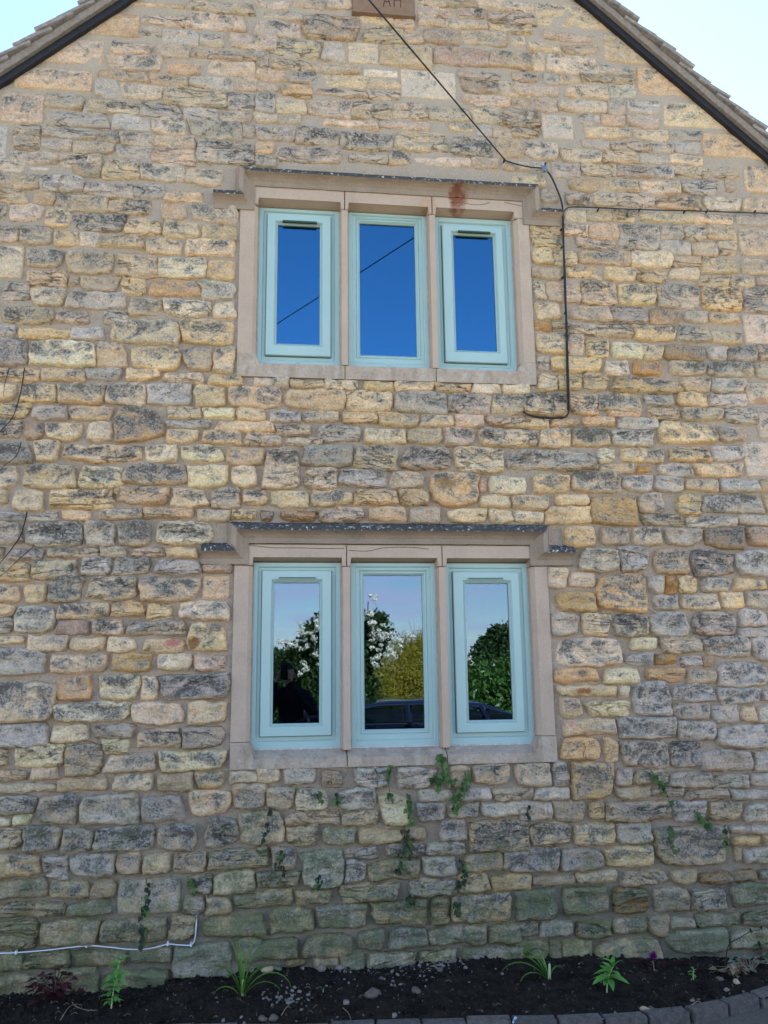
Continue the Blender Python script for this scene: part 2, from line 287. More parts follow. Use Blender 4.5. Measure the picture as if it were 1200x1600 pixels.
# ---------------------------------------------------------------- the gable wall: stones as surveyed from the photograph
# tile origin, then "x0 y0 x1 y1 code" at three units to the photograph's pixel; code = kinds, dark lichen 0-3, D dressed, M mossy
TILES = {
(0, 0): '''245 170 490 310 t0D;480 50 660 180 tb0D;60 308 438 432 bt1D;0 430 212 585 tb1D;-60 585 38 765 w1D;65 590 185 705 sb1;640 0 870 48 bt0D;875 5 1190 70 s0;670 75 890 125 s0;895 68 1150 148 s1;
670 130 760 170 g0;765 140 925 225 ws0;935 165 1045 220 g1;1080 155 1300 240 s0;520 190 710 258 cp0;735 210 890 275 s0;910 232 1130 280 b1;500 258 755 335 s1;785 300 935 352 o0;980 292 1190 365 y0;1150 245 1210 285 b0;
460 335 690 385 o0;705 352 880 408 o0;890 365 1090 420 w0;450 375 560 455 w1;575 400 760 470 s0;770 412 1065 508 ys0;1070 435 1190 520 w2;1110 370 1200 425 s0;220 440 390 510 s1;405 470 650 540 s1;660 480 845 550 ws1;860 505 1015 570 w0;1030 520 1180 580 b1;
225 530 510 598 w0;530 545 700 615 w0;715 555 870 635 s2;890 570 1130 655 gs2;1135 585 1190 650 g0;200 600 450 650 ws1;455 615 560 668 b2;570 625 720 685 s2;725 640 920 700 s0;200 655 330 705 g0;340 665 530 720 s0;550 690 710 745 g1;715 705 915 775 y0;925 665 1190 775 gs2;45 712 270 770 g1;275 722 470 780 s2;500 752 640 790 s0''',
(400, 0): '''30 50 215 95 s1;180 0 320 40 s1;340 0 440 45 s0;0 5 150 45 s0;0 100 205 178 s1;220 70 480 192 b1;490 75 640 115 y0;645 80 740 135 yb0;755 0 880 28 s0;885 0 1030 40 b0;1035 0 1300 55 s0;760 35 845 90 s0;850 45 920 90 b0;945 45 1060 92 b1;1085 62 1310 118 s0;765 95 1080 138 s1;1090 122 1290 160 y0;
505 125 690 205 s0;695 145 785 208 b0;790 142 950 210 b1;960 145 1180 218 s1;55 185 300 275 cs1;310 200 410 290 ws0;428 195 580 310 tc0D;590 215 825 318 b0;835 225 1085 315 rb0;1090 240 1290 325 b1;0 185 35 245 s0;0 250 60 310 s1;80 280 255 330 s0;265 300 485 352 b0;
498 320 668 370 cw0D;520 375 670 415 s0;675 325 940 475 wt0D;950 335 1140 373 g0;960 378 1140 440 b0;1150 390 1290 460 s0;0 325 145 385 b0;165 340 280 390 k3;320 355 515 412 c0;0 392 100 430 s0;120 400 265 455 o0;290 417 510 457 s2;520 420 675 470 s0;
0 437 85 525 w3;95 460 230 535 y0;240 470 450 555 s1;455 480 640 565 y1;645 485 800 565 s0;975 447 1190 502 c0;810 500 1000 570 s1;1010 508 1200 580 s1;105 540 200 580 s0;0 535 100 575 s0;320 562 570 600 c0;580 572 810 608 s0;910 577 1020 620 s2;1110 607 1200 648 y0;1040 588 1100 640 w0;
0 600 180 662 g1;185 600 385 685 s2;400 625 640 710 s2;655 615 895 710 s1;920 645 1110 735 ws2;1130 655 1260 740 yo0;0 670 80 720 o0;100 692 400 770 s1;440 722 620 765 c0;625 715 730 775 y2;740 735 1000 780 c0;1010 740 1140 790 s0;0 730 95 780 g1''',
(800, 0): '''105 10 400 148 bt1D;0 15 100 60 s0;0 70 100 125 s1;150 152 385 198 b0;425 160 640 308 t0D;70 205 225 245 s0;240 210 395 258 b0;0 250 85 325 b1;95 250 150 330 s0;165 265 400 350 cs1;0 345 115 385 b0;145 350 215 395 w0;225 360 315 400 y0;325 352 570 393 b1;405 307 575 348 g1;0 400 215 455 b0;255 405 450 465 s1;455 400 575 465 w0;
585 315 820 465 to0D;0 465 85 515 b0;105 470 210 525 s0;215 475 440 530 s0;450 470 530 540 k1;538 475 690 535 w1;705 475 940 610 ts1D;-60 515 125 600 s0;135 535 290 660 wy0D;320 540 405 585 w0;415 540 530 592 b0;540 542 690 600 s0;0 605 125 650 b1;345 602 545 655 y0;565 610 730 662 s0;737 612 885 660 g1;890 620 1120 750 to0D;
0 655 40 740 o0;65 667 210 750 s1;330 662 455 698 g1;465 667 650 710 s1;657 672 750 718 w0;760 667 880 725 w0;230 702 420 765 s1;430 712 590 765 y0;600 725 730 770 w0;740 728 890 770 c0''',
(0, 250): '''0 0 110 55 s1;135 28 240 56 w0D;350 10 470 80 b1;485 10 655 90 y1;665 20 865 100 s2;872 40 1040 120 sy1;0 65 180 135 s1;185 72 390 150 ws1;400 105 622 180 s1;628 115 770 175 w1;0 138 125 205 y0;160 155 250 210 b1;265 165 505 245 s2;510 185 700 255 s3;775 155 950 200 y0;50 210 195 285 s0;-30 215 25 280 k3;215 235 325 315 y2;345 255 580 330 ks3;760 215 870 275 y0;905 210 1110 290 s2;
-60 305 85 385 s3;95 305 240 392 s2;590 275 755 350 y0;770 290 935 362 y1;955 305 1110 388 y0;258 340 370 405 y1;375 345 460 400 w1;465 357 665 415 y1;685 367 845 438 y1;875 375 1100 450 y2;-60 395 115 560 g1D;135 420 290 505 s3;315 430 525 530 s2;545 447 738 550 s1;742 455 965 560 c2;975 475 1100 565 y0;130 525 305 595 y1;380 550 555 615 s0;575 555 680 635 y0;710 567 930 638 yo1;940 575 1095 655 w1;
15 575 145 657 g2;150 600 300 685 s1;320 620 590 700 w1;610 652 760 725 s2;770 657 985 735 c1;1000 667 1100 738 c0;20 690 245 770 s2;265 710 410 765 s2;490 710 600 770 g1''',
(800, 250): '''190 20 318 80 g1;325 20 485 80 bs0;490 30 662 85 b1;668 30 760 85 w1;770 30 915 80 c0;940 40 1060 88 y0;1085 25 1260 162 bt1D;0 78 150 125 c0;275 95 400 148 yo0;405 92 590 150 s1;600 105 780 158 c0;790 92 955 165 w1;1000 95 1045 148 b1;130 140 215 200 g1;250 157 378 212 g1;385 160 488 220 s1;495 160 665 225 s0;675 170 880 235 ob1;905 180 1070 240 w0;1085 185 1260 245 c0;
245 240 345 285 c0;352 237 465 285 s0;470 240 570 290 y1;595 245 850 293 s0;855 260 1030 303 y1;1050 255 1260 310 g0;90 300 228 352 y0;240 305 355 355 y2;360 305 495 372 y0;500 305 688 422 gs2;695 310 800 375 k2;810 315 910 375 g1;915 310 1040 375 s1;1060 320 1260 458 tb1D;95 360 230 408 y0;305 372 480 418 s1;700 385 830 443 w1;840 390 958 448 s0;965 382 1045 440 s0;
100 417 185 485 y1;190 430 305 498 y0;320 430 550 492 bs1;555 432 745 503 c0;750 455 880 503 s0;890 465 1045 532 s1;1080 470 1260 538 s1;100 507 225 555 s0;250 507 420 558 y0;440 508 575 568 y0;585 520 720 575 y0;745 510 870 558 s0;875 545 1010 598 s0;1025 555 1130 600 s0;110 572 155 655 c0;165 575 318 668 s0;325 570 485 683 sy1;500 585 670 680 y2;680 590 875 698 g1;895 600 1070 708 y1;1085 600 1260 715 k2;
110 677 222 738 yc0;270 690 460 753 s1;465 685 630 765 g1;645 705 780 770 b2;810 715 910 765 k1;925 720 1060 765 y1;1085 720 1260 870 gt0D''',
(0, 500): '''-30 25 75 75 w0;95 38 325 90 y1;330 38 488 95 w1;525 0 835 116 s2;845 0 1090 115 y2;-60 80 130 213 k3;145 97 450 220 c2;457 105 595 222 y1;620 122 850 243 y2;865 127 990 235 s2;1000 135 1100 248 y1;0 235 190 288 y2;195 227 398 285 s2;402 227 570 285 w2;595 232 745 285 y2;770 250 950 295 c0;975 258 1140 310 y0;
-60 300 75 372 y1;95 300 260 390 y2;270 297 490 398 y2;500 300 685 400 s2;692 300 895 400 w2;910 305 1057 410 y1;1072 315 1320 413 y1;5 388 145 465 y0;155 405 315 470 g2;325 405 525 470 s2;540 405 768 573 yo3;790 407 940 465 s1;948 415 1105 465 c1;1115 415 1245 475 y1;-60 470 100 555 k3;118 475 207 560 b2;222 485 378 563 y1;412 482 530 572 c0;780 472 990 511 w2;1020 480 1285 530 y0;
780 517 930 577 y2;952 522 1135 583 y2;1150 527 1318 590 s2;-60 575 145 670 gk3;163 565 270 668 c2;290 585 665 668 y3;678 588 830 665 c1;848 590 1045 665 c2;1060 598 1230 680 y1;-60 685 80 790 c2;105 680 365 790 s2;380 685 580 787 c1;583 677 875 772 s3;877 685 1065 787 c0;1082 685 1205 785 c0''',
(400, 580): '''0 35 150 80 gy1;155 42 320 82 y0;325 45 475 85 c0;505 52 650 93 y0;655 55 825 98 y1;835 60 1005 100 y0;1015 62 1140 105 c0;1150 65 1280 108 c0;138 90 422 180 y0;425 95 640 192 y1;648 100 895 198 g2;902 107 1100 205 gs2;1105 112 1330 200 s2;70 184 207 240 w1;222 188 385 238 c2;405 195 572 248 y0;577 200 762 260 y1;770 207 920 260 y1;930 207 1070 262 s0;1082 217 1340 260 p0;
90 250 258 306 s1;285 252 490 333 g1;508 272 702 343 c1;707 268 870 340 s2;877 267 1025 355 s2;1045 270 1325 357 y3;140 310 312 360 c0;35 365 208 555 c2;218 347 455 450 g2;460 347 665 465 gy1;682 352 915 467 s3;937 360 1163 482 c1;1175 370 1590 470 ws2;228 457 378 553 s1;388 457 615 543 w1;635 475 790 552 pc0;815 475 1042 638 yo1;1045 505 1085 570 p0;1092 497 1265 578 c0;
65 563 240 640 c0;255 558 452 633 s2;458 557 660 630 y1M;672 557 803 628 y1;1050 587 1190 638 c0;120 655 275 702 ob0;290 642 500 708 s1;525 642 702 703 y0;720 637 865 710 s0;900 650 1073 712 y0;1090 650 1205 716 y0''',
(800, 500): '''105 0 175 48 o0;190 10 262 50 y0;270 22 560 80 s1;565 25 770 103 y1;780 37 925 100 g2;932 57 1070 110 s2;120 65 260 158 y2;265 70 335 165 s1;348 95 452 182 y1;470 108 607 180 c0;612 122 703 190 s1;712 122 905 190 b1;1010 122 1138 195 k2;1150 122 1260 190 s1;920 130 1005 190 w0;120 170 175 238 w0;185 175 412 243 y1;432 195 545 262 c1;572 195 700 262 o1;740 197 900 260 s2;920 200 1125 266 k3;1140 212 1260 275 g0;
118 257 213 335 c0;219 257 327 332 y0;333 253 447 332 y1;468 277 785 340 y2;797 272 930 335 s1;1095 290 1260 400 gb1D;938 275 1090 340 w0;48 345 258 452 y3;270 347 402 448 y1;412 342 605 430 s3;620 352 745 400 w2;775 342 915 403 y1;925 347 1093 410 w0;450 432 600 460 y1;640 415 777 475 y1;795 412 983 472 s2;995 415 1145 480 w1;1150 410 1260 560 wb1D;12 462 172 512 y1;185 462 308 500 y0;332 457 480 503 y0;495 462 682 515 w2;
130 507 272 600 y2;282 510 455 592 y3;465 517 660 592 w2;685 485 952 578 y2;963 502 1085 570 s1;400 602 480 668 c0;505 597 703 673 y2;730 597 922 665 y2;932 590 1075 660 w1;1085 568 1290 740 wt0D;405 678 563 720 y1;583 685 640 722 o0;680 675 840 735 w1;850 668 1070 740 y2''',
(800, 750): '''100 -25 270 65 y1;280 -35 510 62 s3;520 -20 662 55 w2;670 -15 800 55 w1;810 -5 960 52 s2;975 0 1150 55 w1;1160 0 1260 55 s1;0 75 172 135 y1;202 70 355 118 y0;362 78 583 213 yo0;595 60 707 157 s2;775 70 880 165 y1;890 67 1165 158 w3;1180 75 1260 150 s1;12 147 150 203 c0;155 125 365 210 y0;605 160 800 215 g2;815 172 1048 225 w2;1055 165 1260 215 w1;
242 222 388 313 y0;415 225 545 300 s1;562 222 698 305 s3;715 225 885 305 g1;900 228 1080 318 b2;1100 222 1260 315 b1;318 320 498 432 ws1;504 312 625 430 w2;657 322 820 440 y2;838 327 1032 445 g3;1045 330 1260 447 w2;172 415 256 508 c0;262 437 385 502 s0;395 440 636 618 yo2;642 450 708 532 w1;712 457 768 532 o1;775 457 860 532 y0;887 460 1022 522 kw2;1040 465 1180 515 y1;
200 522 392 612 yo0;665 537 775 610 kw2;795 538 962 608 s2;980 530 1082 603 y0;1095 522 1260 598 w1;182 622 310 732 wc1;328 622 458 732 c1;478 627 632 735 ks3;640 622 820 735 w2;845 615 1035 728 g2;1060 607 1187 685 w2;1062 692 1230 738 w0''',
(800, 1000): '''207 -5 510 120 c2;555 -8 675 42 c0;700 -20 882 62 yw1;895 -15 1110 80 gs3;1120 -10 1260 95 w2;530 60 657 120 w1;672 65 760 113 o0;790 74 886 125 w0;892 80 942 125 b0;202 130 397 195 yo0;430 135 593 203 c0;625 132 800 192 oy0;820 140 950 205 s1;965 100 1187 220 w3;218 212 486 262 yc0;492 220 545 265 c0;565 195 735 348 w2;745 205 950 285 w3;970 222 1153 298 w3;1170 240 1260 285 w0;
225 270 322 362 s1;347 280 548 358 c0;745 292 922 368 g2;932 305 1060 390 w2;1075 308 1140 378 y0;1145 310 1260 385 w1;235 372 485 447 cp0;492 354 766 462 gw2;770 377 950 470 g2;960 392 1260 508 w1;228 458 407 556 oy0;430 462 490 572 y0;512 467 735 597 s3;740 477 905 600 g3;875 514 1115 612 g1;1130 520 1260 612 w1;20 575 183 685 s1;188 568 265 683 g2;275 570 472 742 yo2;485 597 560 680 ks2;565 607 730 680 s1;735 617 930 690 kg3;935 628 1095 692 w1;1110 625 1260 680 w1;
0 697 97 752 g1;102 688 262 745 w1;485 685 650 740 s1;655 695 800 735 g1;1025 697 1260 752 w0;810 697 1010 740 g1''',
(0, 750): '''-60 45 40 110 s2;62 55 208 140 c0;238 45 538 135 y2;542 30 790 112 y1;805 47 972 130 y2;987 42 1125 132 g2;1140 47 1250 120 y1;0 150 115 192 w1;120 152 275 192 w1;295 142 425 192 y1;465 137 662 183 c2;672 130 905 183 y2;925 142 1080 192 s1;1085 142 1200 188 y1;-60 197 100 300 kw2;120 197 385 312 w3;395 194 540 312 wc1;555 190 712 308 kg3;735 194 1005 303 c2;
40 325 205 375 kw3;230 320 465 362 s2;470 317 590 362 gs2M;610 317 765 362 s1;777 317 925 365 y0;-60 395 135 475 y1;155 380 360 462 s2;385 364 517 443 w1;535 367 705 443 kw3;735 380 937 443 w2;945 397 1085 437 bs1;-60 490 88 575 y2;108 487 218 575 y0;235 449 390 572 s3;415 450 645 563 c2;660 460 930 567 s3;945 447 1080 560 by0D;
-60 583 68 640 c0;-60 645 60 715 g1;65 590 260 715 w2;268 577 515 648 c3;527 572 675 642 y2;685 577 805 655 y0;838 572 1068 655 c2;268 657 425 725 rg1;435 657 580 725 c2;605 659 870 727 g2;880 672 1062 800 y1;-60 730 110 770 c1''',
(0, 1000): '''130 -22 320 47 c1;335 -12 497 47 c0;507 -10 640 52 cy0;675 -5 860 55 yp0;-60 40 210 168 w2;235 65 505 155 c1;522 60 715 147 oy0;745 63 897 140 c0;908 72 1062 147 p0;-60 190 262 390 c3;265 172 430 283 yo1;467 165 653 275 c2;665 165 738 282 c1;750 160 1070 278 kw3;252 288 612 385 c3;622 293 857 397 c0;877 290 1056 390 cy0;
-60 394 228 507 w2;247 397 418 473 c0;440 400 625 462 g2;638 415 845 505 s3;855 402 1050 505 g1;-60 512 38 590 c0;68 487 300 597 c1;304 478 480 635 s1;482 467 602 533 c0;490 537 735 622 s1;748 515 1055 615 c1;-60 614 122 655 s0;145 600 270 648 cp0;-60 668 265 712 s1;270 645 505 705 s0;535 630 715 707 c2;735 622 912 710 s0;925 620 1047 695 y2;1075 617 1200 668 s1''',
(0, 1250): '''-60 -22 170 70 kw3;180 -28 370 110 k3;375 -28 655 110 wy2;660 -20 862 103 g1;890 -50 1080 72 c1;1090 -75 1245 38 s2M;-20 85 50 122 c0;65 74 150 115 c0;-60 130 95 230 g1;105 120 285 243 s3;290 125 438 255 kg3;442 115 728 240 w3;740 115 925 238 g3;965 80 1110 222 ks3;1118 48 1335 210 s2M;
-60 250 188 355 y2;205 260 318 375 w1;335 250 537 355 w2;545 252 660 350 s0;672 257 802 345 c0;815 245 968 337 s0;980 227 1250 320 s2M;-60 370 220 460 s1M;230 375 420 460 y2;425 370 543 465 s1;548 362 850 540 gs2D;875 345 985 443 kg2;1000 332 1200 435 c0M;
-60 477 310 550 s1M;315 475 530 540 g1M;862 452 960 522 g1;967 450 1085 528 s1;1095 440 1290 505 s1M;-60 565 175 695 s0M;187 555 462 680 s0M;470 552 785 668 s2M;800 535 925 655 s0M;955 535 1240 640 s1M;-60 702 118 800 s0M;122 705 325 790 s0M;352 700 590 775 s0M;610 692 805 755 gs2M;815 672 1085 830 wg0M;
-60 810 210 950 s0M;255 780 470 920 s0M;480 790 790 925 s0M;1100 640 1240 760 g0M''',
(400, 1180): '''0 57 105 125 c1;130 55 275 135 g1;305 75 410 145 kb1;462 55 620 148 w2;660 52 840 155 w1;900 47 1000 150 s0;1012 40 1190 140 s1;50 147 180 250 s1;188 150 335 260 c1;380 150 565 258 w2;585 185 715 322 c1;765 160 920 215 w1;947 155 1095 208 w1;1105 155 1270 212 s0;140 264 393 325 s0M;402 262 570 330 s0;757 224 888 305 w3;900 220 1050 292 g1;1057 217 1270 285 w0;
135 332 290 422 s1M;310 337 465 420 g2M;480 345 690 415 ys1;697 332 790 400 bs1;860 302 985 398 g2;1000 297 1280 455 sy3;0 430 55 515 s2M;70 430 190 528 gs3M;210 435 410 620 w2M;415 430 570 488 g1;612 410 790 478 ks3;800 408 977 465 w1;0 532 200 618 g2M;415 497 513 595 w2;520 487 770 585 s1M;785 472 940 563 w1;965 457 1155 545 s1;
0 632 170 705 s1M;185 627 350 695 s0M;395 597 667 685 s1M;720 577 938 660 g1M;945 552 1090 635 s0;1100 557 1285 632 y0''',
(400, 1330): '''60 258 272 382 s1M;285 242 520 360 g2M;540 227 805 345 s1M;820 212 905 340 s1M;912 195 1190 330 ys1;0 410 200 505 s2M;225 382 460 497 sb2M;480 370 600 460 s2M;630 357 800 450 g3M;805 342 1080 440 gs2M;1090 342 1240 430 s2M;145 495 230 540 b0;265 490 390 540 s0;395 475 510 560 g1M;525 465 755 580 wc0M;770 460 935 545 c0M;965 440 1250 520 s1M''',
(800, 1250): '''35 5 185 98 w1;190 0 335 103 s1;355 5 428 85 y0;432 0 740 100 s2;747 0 905 105 w1;920 0 1065 97 s1;1085 15 1260 100 w1;85 107 272 215 ys2M;290 110 475 207 y2;485 105 650 200 wc1;665 122 1000 305 y3;1018 115 1260 155 w0;1030 165 1155 212 y1;1165 162 1260 205 y0;-45 222 218 335 gs3;225 225 422 330 g1;427 212 660 318 yc1;1038 222 1070 285 y0;1080 228 1260 295 w1;
300 335 495 387 c1;90 350 297 400 s1;520 332 720 395 s0;737 327 865 390 s0;880 330 1135 388 b1;1150 327 1260 365 g1;10 415 205 557 kg3M;237 405 450 540 s2M;472 400 635 535 ob2M;660 405 825 525 g1;832 412 995 520 g2;1025 382 1260 495 w1M;20 570 125 640 g1M;132 562 285 640 ws1M;300 567 460 640 sb2M;470 550 630 625 s1M;860 530 1055 592 g1M;1080 520 1260 588 g1M;640 542 735 640 s0;737 552 858 600 g0;
240 655 375 737 c0M;395 645 700 760 s1M;730 604 1008 715 w1M;1015 600 1260 700 g0M;172 660 236 750 p0M;20 655 168 760 s1M''',
}
BASE = {'c': (.76, .605, .41), 'y': (.69, .52, .31), 'o': (.56, .33, .13), 'b': (.42, .29, .18), 'g': (.50, .42, .32), 'w': (.62, .54, .44),
        't': (.56, .41, .26), 's': (.58, .465, .32), 'p': (.64, .47, .36), 'k': (.50, .41, .31), 'r': (.36, .225, .18)}
APX, APZ = 0.591, 6.83; SLOPE = 0.905                    # apex and slope of the gable
def roof_z(x): return APZ - SLOPE*np.abs(np.asarray(x)-APX)
WINS = [  # photograph's rectangles kept clear of rubble: the stone surrounds and hoods
    (371, 284, 832, 598), (359, 838, 870, 1196), (345, 268, 868, 298), (333, 820, 876, 848), (324, 290, 376, 318), (836, 298, 872, 346), (310, 846, 366, 880), (856, 845, 902, 880), (550, -40, 649, 24)]
stones = []
for (ox, oy), txt in TILES.items():
    for it in txt.replace('\n', '').split(';'):
        a = it.split()
        if len(a) != 5: continue
        x0, y0, x1, y1 = [float(q)/3 for q in a[:4]]
        X0_, X1_ = ox+x0, ox+x1
        if 'D' in a[4]:                     # skew stones run out under the verge
            if X0_ < 215 and oy+y0 < 60 and oy+y1 < 150: X0_ -= 26
            if X1_ > 925 and X1_ < 1190 and oy+y1 < 256: X1_ += 24
        stones.append((X0_, oy+y0, X1_, oy+y1, a[4]))
# whatever the survey leaves open, and the wall beyond the frame, is filled with rubble of the same sizes
GX0, GY0, GX1, GY1, GS = -420, -300, 1760, 1690, 4
occ = np.zeros(((GY1-GY0)//GS, (GX1-GX0)//GS), bool)
def mark(x0, y0, x1, y1, m=0):
    occ[max(0, int((y0-m-GY0)/GS)):max(0, int(math.ceil((y1+m-GY0)/GS))), max(0, int((x0-m-GX0)/GS)):max(0, int(math.ceil((x1+m-GX0)/GS)))] = True
for s in stones: mark(*s[:4], 1.5)
for w in WINS: mark(*w)
R2 = random.Random(3); filler = []
sizes = [(22, 10), (18, 9), (17, 7), (14, 9), (12, 7), (10, 6), (8, 5), (6, 4)]
for sx, sy in sizes:
    r = 0
    while r < occ.shape[0]-sy:
        c = R2.randint(0, 4)
        while c < occ.shape[1]-sx:
            w = max(5, min(int(sx*R2.uniform(.7, 1.3)), occ.shape[1]-c)); h = sy
            if not occ[r:r+h, c:c+w].any():
                x0, y0 = GX0+c*GS, GY0+r*GS
                inframe = -10 < x0 < 1200 and -10 < y0 < 1560
                filler.append((x0+2.5, y0+2.5, x0+w*GS-2, y0+h*GS-2.5, R2.choice(['s0', 's1', 'y1', 'c1', 'g1', 's2', 'w1', 'y0', 'sb1', 'gs2']) + ('M' if y0 > 1330 else '')))
                occ[r:r+h, c:c+w+1] = True; c += w+1
            else: c += 1
        r += 1
house = empty('stone_house', (APX, 0, 0), label='honey coloured rubble stone cottage gable with two three-light mullioned windows', cat='house')
M_STONE = stone_material()
def stone_geo(px0, py0, px1, py1, code, seed, res=.013):
    cxp, cyp = (px0+px1)/2, (py0+py1)/2
    sh = abs(950-cyp)*8.67e-5*(px1-px0)*.35
    xa, xb = wp(px0, cyp)[0], wp(px1, cyp)[0]; zt, zb = wp(cxp, py0+sh)[1], wp(cxp, py1-sh)[1]
    w, h = xb-xa, zt-zb
    if 'D' not in code: e_ = .006*float(np.clip((700-cyp)/300, 0, 1)); xa -= .008+e_; xb += .008+e_; zt += .010+e_; zb -= .010+e_; w, h = xb-xa, zt-zb
    if w < .01 or h < .008: return None
    D = 'D' in code; M = 'M' in code; dk = [int(q) for q in code if q.isdigit()][0]
    ks = [q for q in code if q.islower()]; col = np.mean([BASE[k] for k in ks], 0)*np.array([1.06, .985, .945])
    r = random.Random(seed*7919+13)
    nx, ny = max(5, int(w/res)), max(4, int(h/res))
    # tilt with the course: far courses run level in space
    u, v = np.meshgrid(np.linspace(-1, 1, nx+1), np.linspace(-1, 1, ny+1))
    # pack the outermost rings
    pk = lambda t: np.sign(t)*(1-(1-np.abs(t))**1.25)
    u, v = pk(u), pk(v)
    k = .10 if D else r.uniform(.06, .24)
    U = u*np.sqrt(1-k*v*v/2); Vv = v*np.sqrt(1-k*u*u/2)
    tl = 0 if D else r.uniform(-.10, .10); tr = 0 if D else r.uniform(-.10, .10); sk = 0 if D else r.uniform(-.12, .12)
    U = U*(1+tl*v)+sk*v*min(1, h/w)*.6; Vv = Vv*(1+tr*u)
    if not D:
        for su in (-1, 1):
            for sv_ in (-1, 1):
                q = np.clip((1+su*u)/2, 0, 1)**3*np.clip((1+sv_*v)/2, 0, 1)**3; m0 = min(h, w)/2
                U = U-su*q*r.uniform(0, .36)**1.3*m0/(w/2); Vv = Vv-sv_*q*r.uniform(0, .36)**1.3*m0/(h/2)
    X = (xa+xb)/2+U*w/2; Z = (zt+zb)/2+Vv*h/2
    amp = .0025 if D else .011
    dx = amp*fbm(X*11, 0, Z*11, 5, 3)+amp*.85*fbm(X*34, seed*3.1, Z*34, 6, 2); dz = amp*.8*fbm(X*9, 7, Z*11, 8, 3)+amp*.8*fbm(X*34, seed*3.1, Z*34, 9, 2)
    X = X+dx; Z = Z+dz
    e = np.minimum((1-np.abs(u))*w/2, (1-np.abs(v))*h/2)
    low = float(np.clip((cyp-330)/450, 0, 1))            # joints are smeared nearly flush high on the gable
    protr = (.004 if D else .005+.012*low)+r.uniform(-.002, .005)
    prof = 1-np.exp(-np.maximum(e, 0)/(.003 if D else .0062))
    n1 = fbm(X*10+seed, seed*1.7, Z*17, 21, 4, .6); n2 = 1-np.abs(fbm(X*7+seed, seed*.7, Z*22, 31, 3))*2.2
    rel = (.0012*n1) if D else ((.018*n1+.009*np.clip(n2, -.6, 1))*(.55+.45*low)+r.uniform(-.004, .004)*v+r.uniform(-.006, .006)*u)
    if not D:
        fc = np.max([r.uniform(-.20, .20)*(X-xa-w/2)+r.uniform(-.34, .34)*(Z-zb-h/2)+r.uniform(-.007, .003) for _ in range(5)], 0)
        rel = rel+np.clip(fc, -.014, .020)*(.6+.4*low)
    Y = .018-(protr+.018)*prof-rel*prof
    Z = np.minimum(Z, roof_z(X)+.004)
    hi = float(np.clip((460-cyp)/200, 0, 1))*(.2 if D else .55); col = col*(1-hi)+np.array([.58, .445, .33])*hi
    jit = r.uniform(.86, 1.14); col = np.clip(col*jit*np.array([r.uniform(.96, 1.05), 1, r.uniform(.90, 1.08)]), 0.02, .8)
    n = X.size
    darkv = {0: .0, 1: .20, 2: .36, 3: .58}[dk]+r.uniform(-.05, .05)
    wl = {'w': .40, 'g': .26, 'k': .22}.get(ks[0], .0)+(.16 if cyp < 300 else 0)
    if len(ks) > 1 and ks[1] in 'wg': wl = max(wl, .26)
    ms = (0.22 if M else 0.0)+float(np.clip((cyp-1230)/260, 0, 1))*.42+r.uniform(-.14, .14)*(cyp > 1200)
    col = col*(1-np.array([.24, .22, .30])*float(np.clip((cyp-1150)/250, 0, 1)))          # darker towards the lower courses
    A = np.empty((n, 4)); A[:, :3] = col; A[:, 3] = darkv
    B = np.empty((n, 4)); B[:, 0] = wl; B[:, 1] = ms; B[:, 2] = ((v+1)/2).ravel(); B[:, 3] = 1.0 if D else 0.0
    E_ = np.zeros((n, 4)); E_[:, 0] = np.clip(e/.028, 0, 1).ravel(); E_[:, 1] = r.random()
    P = np.stack([X.ravel(), Y.ravel(), Z.ravel()], 1)
    idx = np.arange(n).reshape(ny+1, nx+1)
    Fq = np.stack([idx[:-1, :-1], idx[:-1, 1:], idx[1:, 1:], idx[1:, :-1]], -1).reshape(-1, 4)
    return P, Fq, A, B, w*h, E_
geos = []
for i, s in enumerate(stones+filler):
    infr = s[2] > 2 and s[0] < 1198 and s[3] > 2 and s[1] < 1560
    cx_, cz_ = wp((s[0]+s[2])/2, (s[1]+s[3])/2)
    if cz_ > roof_z(cx_)-.01 and not ('D' in s[4] and cz_ < roof_z(cx_)+.02): continue
    if cz_ < -.08 or not (-3.7 < cx_ < 4.85): continue
    g_ = stone_geo(*s, seed=i+1, res=.0115 if infr else .03)
    if g_ is not None: geos.append((infr, g_))
order = sorted(range(len(geos)), key=lambda i: -(geos[i][1][4]+(100 if geos[i][0] else 0)))
parts_i = order[:300]; rest = order[300:]
for i in sorted(parts_i):
    P, Fq, A, B, _, E_ = geos[i][1]
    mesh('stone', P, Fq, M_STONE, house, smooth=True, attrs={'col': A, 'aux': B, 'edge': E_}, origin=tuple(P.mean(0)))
b0 = 0; PP, FF, AA, BB, EE = [], [], [], [], []
for i in rest:
    P, Fq, A, B, _, E_ = geos[i][1]; EE.append(E_); PP.append(P); FF.append(Fq+b0); AA.append(A); BB.append(B); b0 += len(P)
mesh('stone', np.concatenate(PP), np.concatenate(FF), M_STONE, house, smooth=True, attrs={'col': np.concatenate(AA), 'aux': np.concatenate(BB), 'edge': np.concatenate(EE)}, kind='stuff')
